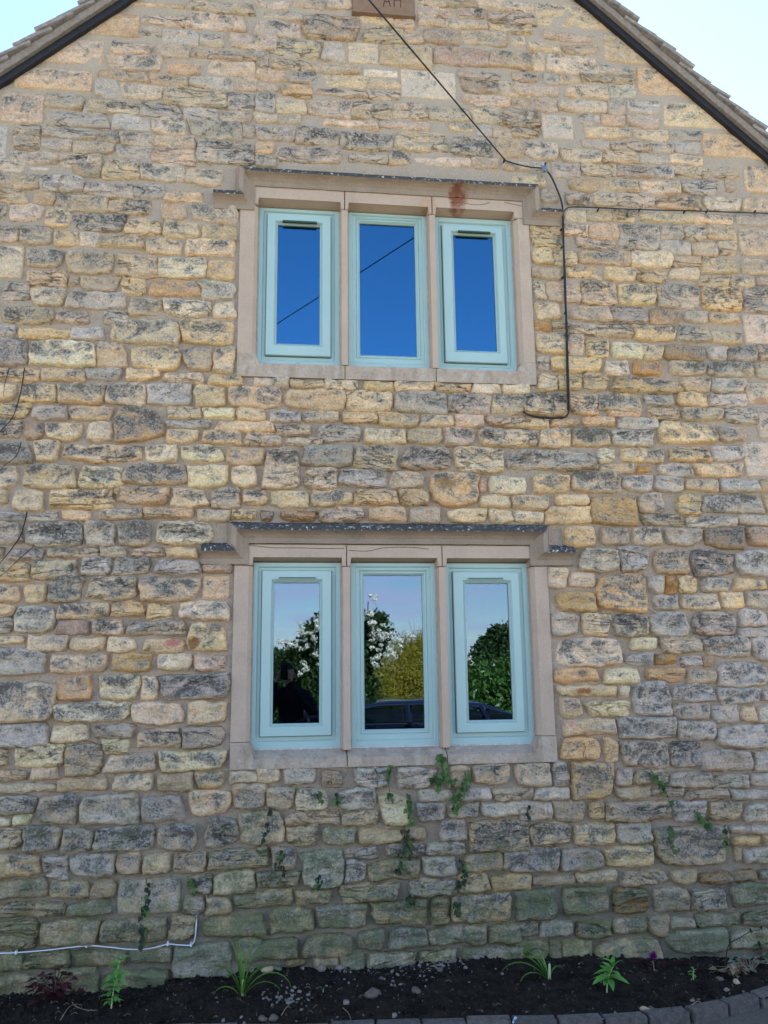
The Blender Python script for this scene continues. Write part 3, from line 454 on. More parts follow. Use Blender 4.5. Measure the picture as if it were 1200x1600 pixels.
# mortar bed: one slab-faced sheet with the window openings left out
def mortar_material():
    g = G('lime_mortar'); fine = g.noise(110, 6, .8); big = g.noise(4, 6, .65); z = g.z()[2]
    c = g.mix(g.rng(big, .35, .68), (.48, .375, .29), (.39, .31, .24))
    c = g.mix(1, c, g.rng(fine, .25, .75, .62, 1.38), 'MULTIPLY')
    c = g.mix(g.rng(g.noise(24, 8, .75), .52, .68, 0, .65), c, (.47, .43, .37)); c = g.mix(g.rng(g.noise(38, 8, .75), .56, .68, 0, .6), c, (.15, .13, .11))
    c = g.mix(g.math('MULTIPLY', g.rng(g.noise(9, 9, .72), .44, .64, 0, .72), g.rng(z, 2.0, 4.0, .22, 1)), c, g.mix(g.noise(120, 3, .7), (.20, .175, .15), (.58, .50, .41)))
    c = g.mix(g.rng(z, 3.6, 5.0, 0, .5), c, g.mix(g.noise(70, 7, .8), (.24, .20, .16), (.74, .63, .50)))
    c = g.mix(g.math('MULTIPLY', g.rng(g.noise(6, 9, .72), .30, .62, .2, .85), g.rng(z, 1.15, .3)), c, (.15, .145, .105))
    n = g.bump(g.noise(45, 7, .75), 1.0, .012); n = g.bump(fine, .7, .003, n)
    return g.out(c, .95, n, .1)
M_MORTAR = mortar_material()
X0W, X1W = -3.73, 4.91; EAVE = float(roof_z(X1W))
st = .028; xs = np.arange(X0W, X1W+st/2, st); zs = np.arange(-.15, APZ+st, st)
X, Z = np.meshgrid(xs, zs); zr = roof_z(X)+.005
Zc = np.minimum(Z, zr)
low = np.clip((5.0-Zc)/2.0, 0, 1)
Y = .007*fbm(X*6, 0, Zc*6, 3, 3)+.006*fbm(X*22, 1, Zc*22, 4, 3)+.001+.005*low
def rect_w(x0, y0, x1, y1):
    a = wp(x0, (y0+y1)/2)[0]; b = wp(x1, (y0+y1)/2)[0]; t = wp((x0+x1)/2, y0)[1]; u = wp((x0+x1)/2, y1)[1]; return a, b, u, t
HOLES = [rect_w(388, 305, 818, 588), rect_w(378, 866, 848, 1184)]
idx = np.arange(X.size).reshape(X.shape)
Fq = np.stack([idx[:-1, :-1], idx[:-1, 1:], idx[1:, 1:], idx[1:, :-1]], -1)
cx = (X[:-1, :-1]+X[1:, 1:])/2; cz = (Z[:-1, :-1]+Z[1:, 1:])/2
keep = Z[:-1, :-1] < np.maximum(zr[:-1, :-1], zr[:-1, 1:])
for a, b, u, t in HOLES: keep &= ~((cx > a) & (cx < b) & (cz > u) & (cz < t))
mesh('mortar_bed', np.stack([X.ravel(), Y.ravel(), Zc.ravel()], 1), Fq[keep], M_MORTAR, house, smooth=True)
# ---------------------------------------------------------------- dressed surrounds, hood mouldings, sills
M_DR, c_, n_ = None, None, None
g_, c_, n_ = dressed_material('dressed_limestone', (.44, .335, .265), (.50, .385, .30), .22)
zz_ = g_.z()
# rust bleeding down from an old fixing over the right-hand upper light
rx, rz = wp(715, 312)
def gauss(g, cx, cz, sx, sz):
    o = g.z(); a = g.math('POWER', g.math('DIVIDE', g.math('SUBTRACT', o[0], cx), sx), 2.0); b = g.math('POWER', g.math('DIVIDE', g.math('SUBTRACT', o[2], cz), sz), 2.0)
    d = g.math('ADD', g.math('ADD', a, b), g.rng(g.noise(24, 7, .7), .3, .7, -.75, .75))
    return g.rng(d, 1.25, .1)
c2 = g_.mix(g_.math('MULTIPLY', gauss(g_, rx, rz, .062, .085), .9), c_, (.20, .055, .018))
r2x, r2z = wp(668, 322); c2 = g_.mix(g_.math('MULTIPLY', gauss(g_, r2x, r2z, .06, .06), .35), c2, (.42, .20, .09))
M_DRESS = g_.out(c2, .9, n_, .15)
g_, c_, n_ = dressed_material('sill_limestone', (.40, .31, .24), (.47, .37, .29), .75)
c2 = g_.mix(g_.rng(g_.noise(20, 8, .75), .50, .66, 0, .6), c_, (.52, .49, .45)); c2 = g_.mix(g_.rng(g_.noise(9, 8, .75, (1, 1, .35)), .50, .66, 0, .6), c2, (.20, .165, .12)); c2 = g_.mix(g_.rng(g_.noise(60, 6, .75), .55, .68, 0, .7), c2, (.14, .13, .12))
M_SILL = g_.out(c2, .92, n_, .15)
g_, c_, n_ = dressed_material('hood_limestone', (.26, .205, .16), (.36, .28, .215), .75)
nrm = g_.nt.nodes.new('ShaderNodeSeparateXYZ'); geo_ = g_.nt.nodes.new('ShaderNodeNewGeometry'); g_.L(geo_.outputs['True Normal'], nrm.inputs[0])
up = g_.math('MULTIPLY', g_.rng(nrm.outputs[2], -.35, -.15), g_.math('MAXIMUM', g_.rng(g_.z()[1], -.058, -.062), g_.rng(nrm.outputs[2], .2, .4)))      # lichen settles on the weathered upper surfaces
wet_ = g_.attr('wet')[2][0]; up = g_.math('MULTIPLY', up, wet_); up = g_.math('MULTIPLY', up, g_.rng(g_.noise(35, 7, .7), .30, .42, .35, 1))
c2 = g_.mix(up, c_, g_.mix(g_.rng(g_.noise(48, 8, .75), .56, .63), g_.mix(g_.noise(90, 5), (.018, .018, .021), (.11, .108, .108)), (.62, .63, .62)))
c2 = g_.mix(g_.math('MULTIPLY', gauss(g_, rx, rz+.03, .06, .05), .85), c2, (.15, .04, .02))
M_HOOD = g_.out(c2, .93, g_.bump(g_.noise(60, 6, .7), .9, .006, n_), .12)
M_CRACK = simple('joint_shadow_mortar', (.10, .085, .07), .95, .1)

YF = 0.062                                  # front plane of the window frames
def quadpx(x0, y0, x1, y1, y=0.0):
    a = wp(x0, (y0+y1)/2, y)[0]; b = wp(x1, (y0+y1)/2, y)[0]; t = wp((x0+x1)/2, y0, y)[1]; u = wp((x0+x1)/2, y1, y)[1]; return a, b, u, t
def chamfer_block(name, x0, x1, z0, z1, yf, yb, ch, mat, parent=house):
    """a squared stone with a chamfered arris of ch on each of the sides named in ch = (left, right, bottom, top)"""
    l, r, b, t = ch; d = .028
    V = [(x0+l, yf, z0+b), (x1-r, yf, z0+b), (x1-r, yf, z1-t), (x0+l, yf, z1-t), (x0, yf+(d if max(ch) else 0), z0), (x1, yf+(d if max(ch) else 0), z0), (x1, yf+(d if max(ch) else 0), z1), (x0, yf+(d if max(ch) else 0), z1),
         (x0, yb, z0), (x1, yb, z0), (x1, yb, z1), (x0, yb, z1)]
    Fc = [(0, 1, 2, 3), (0, 4, 5, 1), (1, 5, 6, 2), (2, 6, 7, 3), (3, 7, 4, 0), (4, 8, 9, 5), (5, 9, 10, 6), (6, 10, 11, 7), (7, 11, 8, 4)]
    return mesh(name, V, Fc, mat, parent)
def soft_block(name, poly, yf, yb, mat, bev=.004):
    """prism of an x-z outline with softened front arrises"""
    bm = bmesh.new(); f = [bm.verts.new((x, yf, z)) for x, z in poly]; b = [bm.verts.new((x, yb, z)) for x, z in poly]
    ff = bm.faces.new(f); n = len(poly)
    for i in range(n): bm.faces.new((f[i], b[i], b[(i+1) % n], f[(i+1) % n]))
    bmesh.ops.bevel(bm, geom=[e for e in ff.edges], offset=bev, segments=2, affect='EDGES')
    bmesh.ops.recalc_face_normals(bm, faces=bm.faces[:])
    m_ = MB().bm(bm); return m_.build(name, mat, house)
def window(sx0, sx1, lights, ztop, zhead, zsillstone, zfb, zbot, lower):
    """sx0..sx1 outer faces of the surround; lights: [(x0,x1)] the frames; ztop..zbot outer height; zhead top of frames; zfb foot of frames"""
    joints = [(lights[0][1]+lights[1][0])/2, (lights[1][1]+lights[2][0])/2]
    jz = zhead+.012; gp_ = .0022; yb = .16; yf = -.009
    cuts = [sx0, joints[0], joints[1], sx1]
    for i in range(3):                      # head stones
        x0, x1 = cuts[i]+gp_, cuts[i+1]-gp_; l0, l1 = lights[i]
        o0, o1 = l0-.004, l1+.004
        zi = zhead+.004
        poly = [(x0, ztop), (x1, ztop), (x1, jz-.0), (x1, jz-.035 if i == 2 else zi-.03), (o1, jz-.035 if i == 2 else zi-.03), (o1, zi+.018), (o0, zi+.018), (o0, jz-.035 if i == 0 else zi-.03), (x0, jz-.035 if i == 0 else zi-.03)]
        soft_block('head_stone', poly, yf, yb, M_DRESS, .003)
        # chamfer strip under the head: soffit stepping back to the frame
        MB().add([(o0+.001, yf+.004, zi+.0175), (o1-.001, yf+.004, zi+.0175), (o1-.001, YF+.03, zi-.001), (o0+.001, YF+.03, zi-.001), (o0+.001, yf+.004, zi+.0177), (o1-.001, yf+.004, zi+.0177), (o1-.001, YF+.03, zi+.0177), (o0+.001, YF+.03, zi+.0177)],
                 [(0, 1, 2, 3), (0, 4, 5, 1), (4, 7, 6, 5), (1, 5, 6, 2), (0, 3, 7, 4), (3, 2, 6, 7)]).build('chamfer', M_DRESS, house)
    jb = zfb+.045
    htop = jz-.035-gp_*2
    # jambs
    l0 = lights[0][0]-.004; r1 = lights[2][1]+.004
    chamfer_block('jamb', sx0+gp_, l0-.0, jb, htop, yf, yb, (0.0, .020, 0, 0), M_DRESS)
    chamfer_block('jamb', r1+.0, sx1-gp_, jb, htop, yf, yb, (.020, 0, 0, 0), M_DRESS)
    for j in (0, 1):
        a, b = lights[j][1]+.003, lights[j+1][0]-.003
        chamfer_block('mullion', a, b, zfb-.005, zhead+.004-.03-gp_*2, yf+.002, yb, (.006, .006, 0, 0), M_DRESS)
    # sill stones, weathered top falling outwards, stooled under jambs and mullions
    for i in range(3):
        x0, x1 = cuts[i]+gp_, cuts[i+1]-gp_; a, b = lights[i][0]-.002, lights[i][1]+.002
        dz = .040 if lower else .012; yo = -.022 if lower else -.012
        V, Fc = [], []
        xsn = [x0, a-.004, a+.022, b-.022, b+.004, x1]; tops = [1 if i == 0 else .0, 1 if i == 0 else .0, 0, 0, 1 if i == 2 else 0, 1 if i == 2 else 0]
        for xv, up_ in zip(xsn, tops):
            zt = jb-gp_ if up_ else zfb-.001
            zfr = jb-gp_ if up_ else zfb-dz
            ybk = YF+.03
            V += [(xv, yo, zbot), (xv, yo, zfr), (xv, yf if up_ else YF-.004, zt), (xv, ybk, zt), (xv, ybk, zbot)]
        for k in range(5):
            for q in range(5):
                Fc.append((k*5+q, k*5+(q+1) % 5, (k+1)*5+(q+1) % 5, (k+1)*5+q))
        Fc += [(4, 3, 2, 1, 0), (25, 26, 27, 28, 29)]
        mesh('sill_stone', V, Fc, M_SILL, house)
    return joints
def hood(name, xl, xr, zt, zlow, stub):
    prof = [(.0, .008), (-.052, -.014), (-.064, -.022), (-.066, -.044), (-.052, -.050), (-.044, -.054), (-.030, -.064), (-.018, -.080), (-.018, -.108), (.02, -.108)]
    path = [(xl-stub, zlow), (xl, zlow), (xl, zt), (xr, zt), (xr, zlow), (xr+stub, zlow)]
    # normal (outer side) for each run and mitres at the corners
    nr = [(0, 1), (-1, 0), (0, 1), (1, 0), (0, 1)]
    V, Fc = [], []; n = len(prof)
    rows = []
    def ring(p, dirx, dirz):
        return [(p[0]+dirx*q[1], q[0], p[1]+dirz*q[1]) for q in prof]
    rows.append(ring(path[0], 0, 1))
    rows.append(ring(path[1], -1, 1)); rows.append(ring(path[2], -1, 1)); rows.append(ring(path[3], 1, 1)); rows.append(ring(path[4], 1, 1)); rows.append(ring(path[5], 0, 1))
    # split long runs so that the arris can waver
    R_ = [rows[0]]; WT = [1.0]
    for i in range(1, 6):
        a, b = np.array(rows[i-1]), np.array(rows[i]); L = np.linalg.norm(np.array(path[i])-np.array(path[i-1])); k = max(1, int(L/.02))
        for t in range(1, k+1): R_.append((a+(b-a)*t/k)); WT.append(0.0 if i in (2, 4) else 1.0)
    R_ = np.array([np.array(r) for r in R_])
    P = R_.reshape(-1, 3); P = P+np.stack([0*P[:, 0], .0035*fbm(P[:, 0]*22, P[:, 1]*22, P[:, 2]*22, 3, 3), .003*fbm(P[:, 0]*22, P[:, 1]*22, P[:, 2]*22, 8, 3)], 1)
    m_ = len(R_)
    for i in range(m_-1):
        for q in range(n-1): Fc.append((i*n+q, (i+1)*n+q, (i+1)*n+q+1, i*n+q+1))
    Fc += [tuple(range(n)), tuple((m_-1)*n+q for q in range(n))[::-1]]
    at = np.zeros((len(P), 4)); at[:, 0] = np.repeat(np.array(WT), n)
    return mesh(name, P, Fc, M_HOOD, house, attrs={'wet': at})
# --- frames
M_FRAME = None
g = G('duck_egg_frame'); nn = g.noise(220, 3, .5)
cc = g.mix(g.rng(g.noise(5, 5), .3, .7), (.345, .485, .475), (.375, .515, .50))
cc = g.mix(g.rng(g.noise(30, 8, .75, (1, 1, .4)), .60, .78, 0, .28), cc, (.40, .43, .40))
M_FRAME = g.out(cc, .38, g.bump(nn, .12, .0008), .45)
M_SEAL = simple('weathered_sealant', (.52, .50, .48), .8, .2, .4, 40, .3)
M_GASKET = simple('black_rubber_gasket', (.012, .013, .014), .5, .3)
M_VENT = simple('dark_green_vent_slot', (.05, .09, .07), .6, .3)
def glass_material(name, tint, fac):
    g = G(name); nt_ = g.nt; nt_.nodes.remove(g.b)
    gl = nt_.nodes.new('ShaderNodeBsdfGlossy'); gl.inputs['Roughness'].default_value = 0.0; gl.inputs['Color'].default_value = tint+(1,)
    tr = nt_.nodes.new('ShaderNodeBsdfTransparent'); tr.inputs[0].default_value = (.62, .68, .66, 1)
    lw = nt_.nodes.new('ShaderNodeFresnel'); lw.inputs[0].default_value = 1.5
    f = g.math('ADD', g.math('MULTIPLY', lw.outputs[0], .5), fac, clamp=True)
    b = g.bump(g.noise(2.2, 2, .4), .02, .02)
    g.L(b, gl.inputs['Normal'])
    mx = nt_.nodes.new('ShaderNodeMixShader'); g.L(f, mx.inputs[0]); nt_.links.new(tr.outputs[0], mx.inputs[1]); nt_.links.new(gl.outputs[0], mx.inputs[2])
    nt_.links.new(mx.outputs[0], nt_.nodes['Material Output'].inputs[0]); return g.m
M_GLASS_U = glass_material('sky_tinted_glass_upper', GLASS_U[0], GLASS_U[1]); M_GLASS_L = glass_material('sky_tinted_glass_lower', GLASS_L[0], GLASS_L[1])  # blue of the mirrored sky painted into the tint of both glasses
def loop_frame(mb, o, i, yf, yb, b=.006):
    """mitred rectangular ring between outer o and inner i = (x0,x1,z0,z1), bevelled on both edges"""
    def rect(r, d, y): return [(r[0]-d, y, r[2]-d), (r[1]+d, y, r[2]-d), (r[1]+d, y, r[3]+d), (r[0]-d, y, r[3]+d)]
    loops = [rect(o, 0, yb), rect(o, 0, yf+b*.6), rect(o, -b*.6, yf), rect(i, b*1.4, yf), rect(i, 0, yf+b*1.6), rect(i, 0, yb)]
    V = [p for L_ in loops for p in L_]; Fc = []
    for k in range(5):
        for q in range(4): Fc.append((k*4+q, k*4+(q+1) % 4, (k+1)*4+(q+1) % 4, (k+1)*4+q))
    mb.add(V, Fc)
def light(fr, sash, glass, vent, gmat, lower):
    """one light: outer frame, then opening sash with pane, or pane glazed straight into the frame"""
    x0, x1, z0, z1 = fr
    mb = MB(); opening = sash is not None
    if opening: inner = (sash[0]+.004, sash[1]-.004, sash[2]+.010, sash[3]-.004)
    else: inner = (glass[0]-.022, glass[1]+.022, glass[2]-.022, glass[3]+.022)
    mid = tuple((a*.45+b*.55) for a, b in zip((x0, x1, z0, z1), inner))
    loop_frame(mb, (x0, x1, z0, z1), mid, YF, YF+.07, .004)
    loop_frame(mb, (mid[0]-.001, mid[1]+.001, mid[2]-.001, mid[3]+.001), inner, YF+.008, YF+.07, .004)
    w = mb.build('window', M_FRAME, house)
    sb_ = MB(); sb_.tube([(x0-.001, YF-.004, z0-.001), ((x0+x1)/2, YF-.005, z0-.002), (x1+.001, YF-.004, z0-.001)], .0045, 5); sb_.tube([(x0-.002, YF+.002, z0), (x0-.002, YF+.002, z1)], .0022, 4); sb_.tube([(x1+.002, YF+.002, z0), (x1+.002, YF+.002, z1)], .0022, 4); sb_.build('sealant', M_SEAL, w)
    # drainage slot on the foot of the frame
    cx = (x0+x1)/2
    MB().box(cx-.012, cx+.012, YF-.003, YF+.004, z0+.022, z0+.030, .001).build('drain_cap', M_FRAME, w)
    if opening:
        s = MB(); loop_frame(s, sash, (glass[0]-.010, glass[1]+.010, glass[2]-.010, glass[3]+.010), YF-.016, YF+.05, .005)
        loop_frame(s, (glass[0]-.011, glass[1]+.011, glass[2]-.011, glass[3]+.011), glass, YF-.008, YF+.04, .006)
        s.build('sash', M_FRAME, w)
        gk = MB(); o = (sash[0]-.003, sash[1]+.003, sash[2]-.003, sash[3]+.003)
        loop_frame(gk, o, (sash[0]+.002, sash[1]-.002, sash[2]+.002, sash[3]-.002), YF+.006, YF+.03, .001); gk.build('gasket', M_GASKET, w)
        yg = YF+.012
    else:
        s = MB(); loop_frame(s, (inner[0]-.001, inner[1]+.001, inner[2]-.001, inner[3]+.001), glass, YF+.012, YF+.05, .008); s.build('glazing_bead', M_FRAME, w)
        yg = YF+.034
    sp = MB(); loop_frame(sp, (glass[0]-.004, glass[1]+.004, glass[2]-.004, glass[3]+.004), (glass[0]+.004, glass[1]-.004, glass[2]+.004, glass[3]-.004), yg+.003, yg+.02, .001); sp.build('spacer_bar', M_GASKET, w)
    MB().box(glass[0]-.004, glass[1]+.004, yg, yg+.003, glass[2]-.004, glass[3]+.004).build('pane', gmat, w)
    if vent:
        a, b, z_a, z_b = vent
        MB().box(a, b, YF-.028, YF-.012, z_a, z_b, .002).build('trickle_vent', M_FRAME if lower else M_VENT, w)
        MB().box(a+.004, b-.004, YF-.0305, YF-.028, z_a+.003, z_a+.007).build('vent_slot', M_VENT, w)
    return w
def q2(x0, y0, x1, y1, y): a, b, u, t = quadpx(x0, y0, x1, y1, y); return (a, b, u, t)
def avg(*r): return tuple(sum(c)/len(c) for c in zip(*r))
for lower in (False, True):
    if not lower:
        FR = [q2(403, 327, 530.5, 573.5, YF), q2(544.3, 334.3, 668, 577.6, YF), q2(681.6, 342.6, 802.7, 582.4, YF)]
        SA = [q2(416, 334.5, 517, 555.5, YF-.016), None, q2(693.5, 353, 789, 566, YF-.016)]
        GL = [q2(433, 354.3, 499.5, 539, YF+.012), q2(562, 352.5, 649, 557, YF+.034), q2(710, 370, 772.6, 549.4, YF+.012)]
        VE = [q2(441.5, 344.5, 495.5, 347.5, YF-.028), None, q2(716, 360.5, 766.5, 363.2, YF-.028)]
        sx0, sx1 = wp(372.5, 440, -.009)[0], wp(832.5, 470, -.009)[0]
        zt, zb = wp(600, 302, -.009)[1], wp(600, 594, -.012)[1]
    else:
        FR = [q2(394.2, 878.8, 532.5, 1169.5, YF), q2(548.2, 879.5, 682.7, 1166.2, YF), q2(698.6, 880.4, 828.8, 1163.8, YF)]
        SA = [q2(407.6, 891.5, 517.9, 1150.3, YF-.016), None, q2(711, 893.5, 815.9, 1144.3, YF-.016)]
        GL = [q2(427.2, 911, 499, 1130.2, YF+.012), q2(568.7, 899.5, 661, 1139, YF+.034), q2(729, 912, 797, 1124.8, YF+.012)]
        VE = [q2(435, 901.3, 494.5, 904, YF-.028), None, q2(731, 902.3, 787, 905, YF-.028)]
        sx0, sx1 = wp(362, 1040, -.009)[0], wp(863, 1035, -.009)[0]
        zt, zb = wp(600, 852, -.009)[1], wp(600, 1197, -.022)[1]
    # level frames: common head and foot, as a joiner would set them
    zh = sum(f[3] for f in FR)/3; zf = sum(f[2] for f in FR)/3
    FR = [(f[0], f[1], zf, zh) for f in FR]
    for k in range(3):
        light(FR[k], SA[k], GL[k], VE[k], M_GLASS_L if lower else M_GLASS_U, lower)
    window(sx0, sx1, [(f[0], f[1]) for f in FR], zt, zh, None, zf, zb, lower)
    if not lower:
        hxl, hxr = wp(363, 280, -.03)[0], wp(852, 310, -.03)[0]; hz = wp(600, 273.5, -.05)[1]
        hood('hood_moulding', hxl+.022, hxr-.03, hz+.012, wp(345, 296, -.05)[1]+.012, .125)
    else:
        hxl, hxr = wp(350, 830, -.03)[0], wp(866, 835, -.03)[0]; hz = wp(600, 822, -.05)[1]
        hood('hood_moulding', hxl+.022, hxr-.03, hz+.016, wp(335, 854, -.05)[1]+.020, .135)
    # fine cracks along the top joint of the head stones
    zc = zh+.012
def crack(pts, r=.0016, y=-.0098, name='crack'):
    P = smooth_path([(wp(x, yy, y)[0], y, wp(x, yy, y)[1]) for x, yy in pts], 4)
    MB().tube(P, r, 4).build(name, M_CRACK, house)
crack([(702, 316), (722, 317), (742, 320), (757, 319), (765, 316)]); crack([(788, 316), (801, 319), (820, 323)])
crack([(378, 850), (400, 853), (430, 856), (470, 856), (500, 857), (538, 857)]); crack([(545, 860), (575, 861), (600, 856), (640, 855), (670, 858)])
# dark hairline joints over the mullions are the gaps between the head stones themselves
# wall cracks running through the courses
def wcrack(pts):
    P = smooth_path([(wp(x, yy, -.004)[0], -.012, wp(x, yy, -.004)[1]) for x, yy in pts], 4); MB().tube(P, .0014, 4).build('crack', M_CRACK, house)
wcrack([(252, 147), (268, 158), (282, 172), (292, 190), (298, 208), (306, 222), (310, 246), (330, 260)])
wcrack([(966, 872), (972, 896), (976, 920), (981, 936)]); wcrack([(1048, 880), (1046, 900)]); wcrack([(1000, 942), (1012, 952), (1028, 962)])
# --- date stone near the top
a, b, u, t = quadpx(550, -44, 648, 25, -.02)
M_DATE = simple('brown_sandstone', (.235, .150, .105), .9, .15, .16, 26, .5)
ds = soft_block('date_stone', [(a, u+.030), (b, u+.030), (b, t), (a, t)], -.012, .05, M_DATE, .004)
MB().add([(a, -.012, u+.030), (b, -.012, u+.030), (b, -.038, u+.018), (a, -.038, u+.018), (a, -.038, u), (b, -.038, u), (b, .02, u), (a, .02, u)], [(0, 3, 2, 1), (3, 4, 5, 2), (4, 7, 6, 5), (0, 7, 4, 3), (1, 2, 5, 6), (0, 1, 6, 7)]).build('ledge', M_DATE, ds)
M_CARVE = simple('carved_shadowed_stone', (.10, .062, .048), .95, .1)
def strokes(segs, name):
    mb = MB()
    for (x0, y0, x1, y1) in segs:
        p, q = wp(x0, y0, -.0135), wp(x1, y1, -.0135); d = np.array([q[0]-p[0], q[1]-p[1]]); L = np.linalg.norm(d); nrm_ = np.array([-d[1], d[0]])/L*.0032
        V = [(p[0]+s_*nrm_[0]+0, y_, p[1]+s_*nrm_[1]) for y_ in (-.0135, -.010) for s_ in (-1, 1)]+[(q[0]+s_*nrm_[0], y_, q[1]+s_*nrm_[1]) for y_ in (-.0135, -.010) for s_ in (-1, 1)]
        mb.add(V, [(0, 1, 5, 4), (0, 4, 6, 2), (1, 3, 7, 5), (2, 6, 7, 3), (0, 2, 3, 1), (4, 5, 7, 6)])
    mb.build(name, M_CARVE, ds)
strokes([(599, 10, 604, -14), (604, -14, 610, 10), (601, 2, 608, 2)], 'carved_letter')
strokes([(616, 11, 616, -13), (626, 11.5, 626, -13), (616, 0, 626, 0)], 'carved_letter')
# ---------------------------------------------------------------- roof, verges, rest of the house
DEP = 7.5
g = G('stone_roof_tile'); nn = g.noise(30, 8, .7)
c = g.mix(g.rng(nn, .35, .65), (.20, .18, .175), (.36, .33, .31)); c = g.mix(g.rng(g.noise(18, 8, .75), .55, .68, 0, .7), c, (.075, .07, .07))
c = g.mix(g.rng(g.noise(40, 6, .7), .62, .70, 0, .6), c, (.40, .39, .36))
M_TILE = g.out(c, .95, g.bump(g.noise(60, 7, .7), .9, .006), .1)
M_BOARD = simple('black_verge_board', (.016, .016, .020), .55, .35, .3, 20, .2)
M_VMORT = simple('verge_mortar', (.24, .205, .18), .95, .1, .35, 45, .9)
ang = math.atan(SLOPE); sl_len = (X1W-APX+.25)/math.cos(ang)
roof = MB()
for s in (-1, 1):
    def rp(d, off, y): return (APX+s*(d*math.cos(ang)+off*math.sin(ang)), y, APZ-d*math.sin(ang)+off*math.cos(ang))
    P = [rp(d, o, y) for d in (-.0, sl_len) for o in (.045, .10) for y in (.02, DEP)]
    roof.add(P, [(0, 1, 3, 2), (4, 6, 7, 5), (0, 4, 5, 1), (2, 3, 7, 6), (0, 2, 6, 4), (1, 5, 7, 3)])
rf = roof.build('roof', M_TILE, house)
for s in (-1, 1):
    def rp(d, off, y, s=s): return (APX+s*(d*math.cos(ang)+off*math.sin(ang)), y, APZ-d*math.sin(ang)+off*math.cos(ang))
    FB = [(0, 1, 3, 2), (4, 6, 7, 5), (0, 4, 5, 1), (2, 3, 7, 6), (0, 2, 6, 4), (1, 5, 7, 3)]
    # black board under the verge, in lengths butted together
    d0 = 0.0; k = 0
    while d0 < sl_len:
        d1 = min(d0+1.22, sl_len); o0 = .001 if k % 2 else .003
        MB().add([rp(d, o, y) for d in (d0+.002, d1) for o in (o0, .040) for y in (-.036, -.004)], FB).build('verge_board', M_BOARD, house); d0 = d1; k += 1
    # mortar bedding between board and tiles, rough faced
    ds_ = np.linspace(0, sl_len, 240); V, Fc = [], []
    for i, d in enumerate(ds_):
        q = .010*float(fbm(d*14+s*9, 1, 2, 4, 3))
        V += [rp(d, .0425, -.062+q*.5), rp(d, .072+q, -.070+q), rp(d, .100, -.055), rp(d, .100, .02), rp(d, .0425, .02)]
    for i in range(len(ds_)-1):
        for q in range(5): Fc.append((i*5+q, i*5+(q+1) % 5, (i+1)*5+(q+1) % 5, (i+1)*5+q))
    mesh('verge_bedding', V, Fc, M_VMORT, rf, smooth=False)
    # verge tiles, each overlapping the one below so that the edge steps
    pitch = .152; n = int(sl_len/pitch)+1; R3 = random.Random(5+s)
    for i in range(n):
        d0 = i*pitch-.02; d1 = d0+pitch*1.55; th = R3.uniform(.017, .026); yf_ = -.088+R3.uniform(-.012, .010)
        oa, ob = .076+R3.uniform(-.002, .003), .110+R3.uniform(-.002, .004)           # upper end low, lower end rides over its neighbour
        nY = 6; V = []; Fc = []
        for (dd, oo) in ((d0, oa), (d0+.5*(d1-d0), (oa+ob)/2+.001), (d1, ob)):
            for y_ in [yf_, yf_+.004, yf_+.22, yf_+.23]:
                j = .007*float(vn(dd*31+i, y_*20, s*3, 2)); e = .003 if y_ in (yf_,) else 0
                V += [rp(dd+j, oo+e, y_+j), rp(dd+j, oo+th-e+j*.4, y_+j)]
        for a_ in range(2):
            for b_ in range(3):
                p0 = a_*8+b_*2; p1 = p0+8
                Fc += [(p0, p0+2, p1+2, p1), (p0+1, p1+1, p1+3, p0+3)]
            Fc += [(a_*8, a_*8+8, a_*8+9, a_*8+1), (a_*8+6, a_*8+7, a_*8+15, a_*8+14)]
        for b_ in range(3): Fc += [(b_*2, b_*2+1, b_*2+3, b_*2+2), (16+b_*2, 18+b_*2, 19+b_*2, 17+b_*2)]
        mesh('roof_tile', V, Fc, M_TILE, rf)
    # courses of the slope behind
    cm = MB()
    for i in range(n):
        d0 = i*pitch; y0 = .14
        while y0 < DEP:
            w_ = R3.uniform(.18, .34); j = R3.uniform(-.004, .004)
            P = [rp(d, o, y) for d, oo in ((d0, .095), (d0+pitch*1.25, .122)) for o in (oo+j, oo+.016+j) for y in (y0+.003, y0+w_-.003)]
            cm.add(P, FB); y0 += w_
    cm.build('roof_tile', M_TILE, rf, kind='stuff')
MB().tube([(APX, -.08, APZ+.10), (APX, DEP, APZ+.10)], .09, 10).build('ridge_tile', M_TILE, rf)
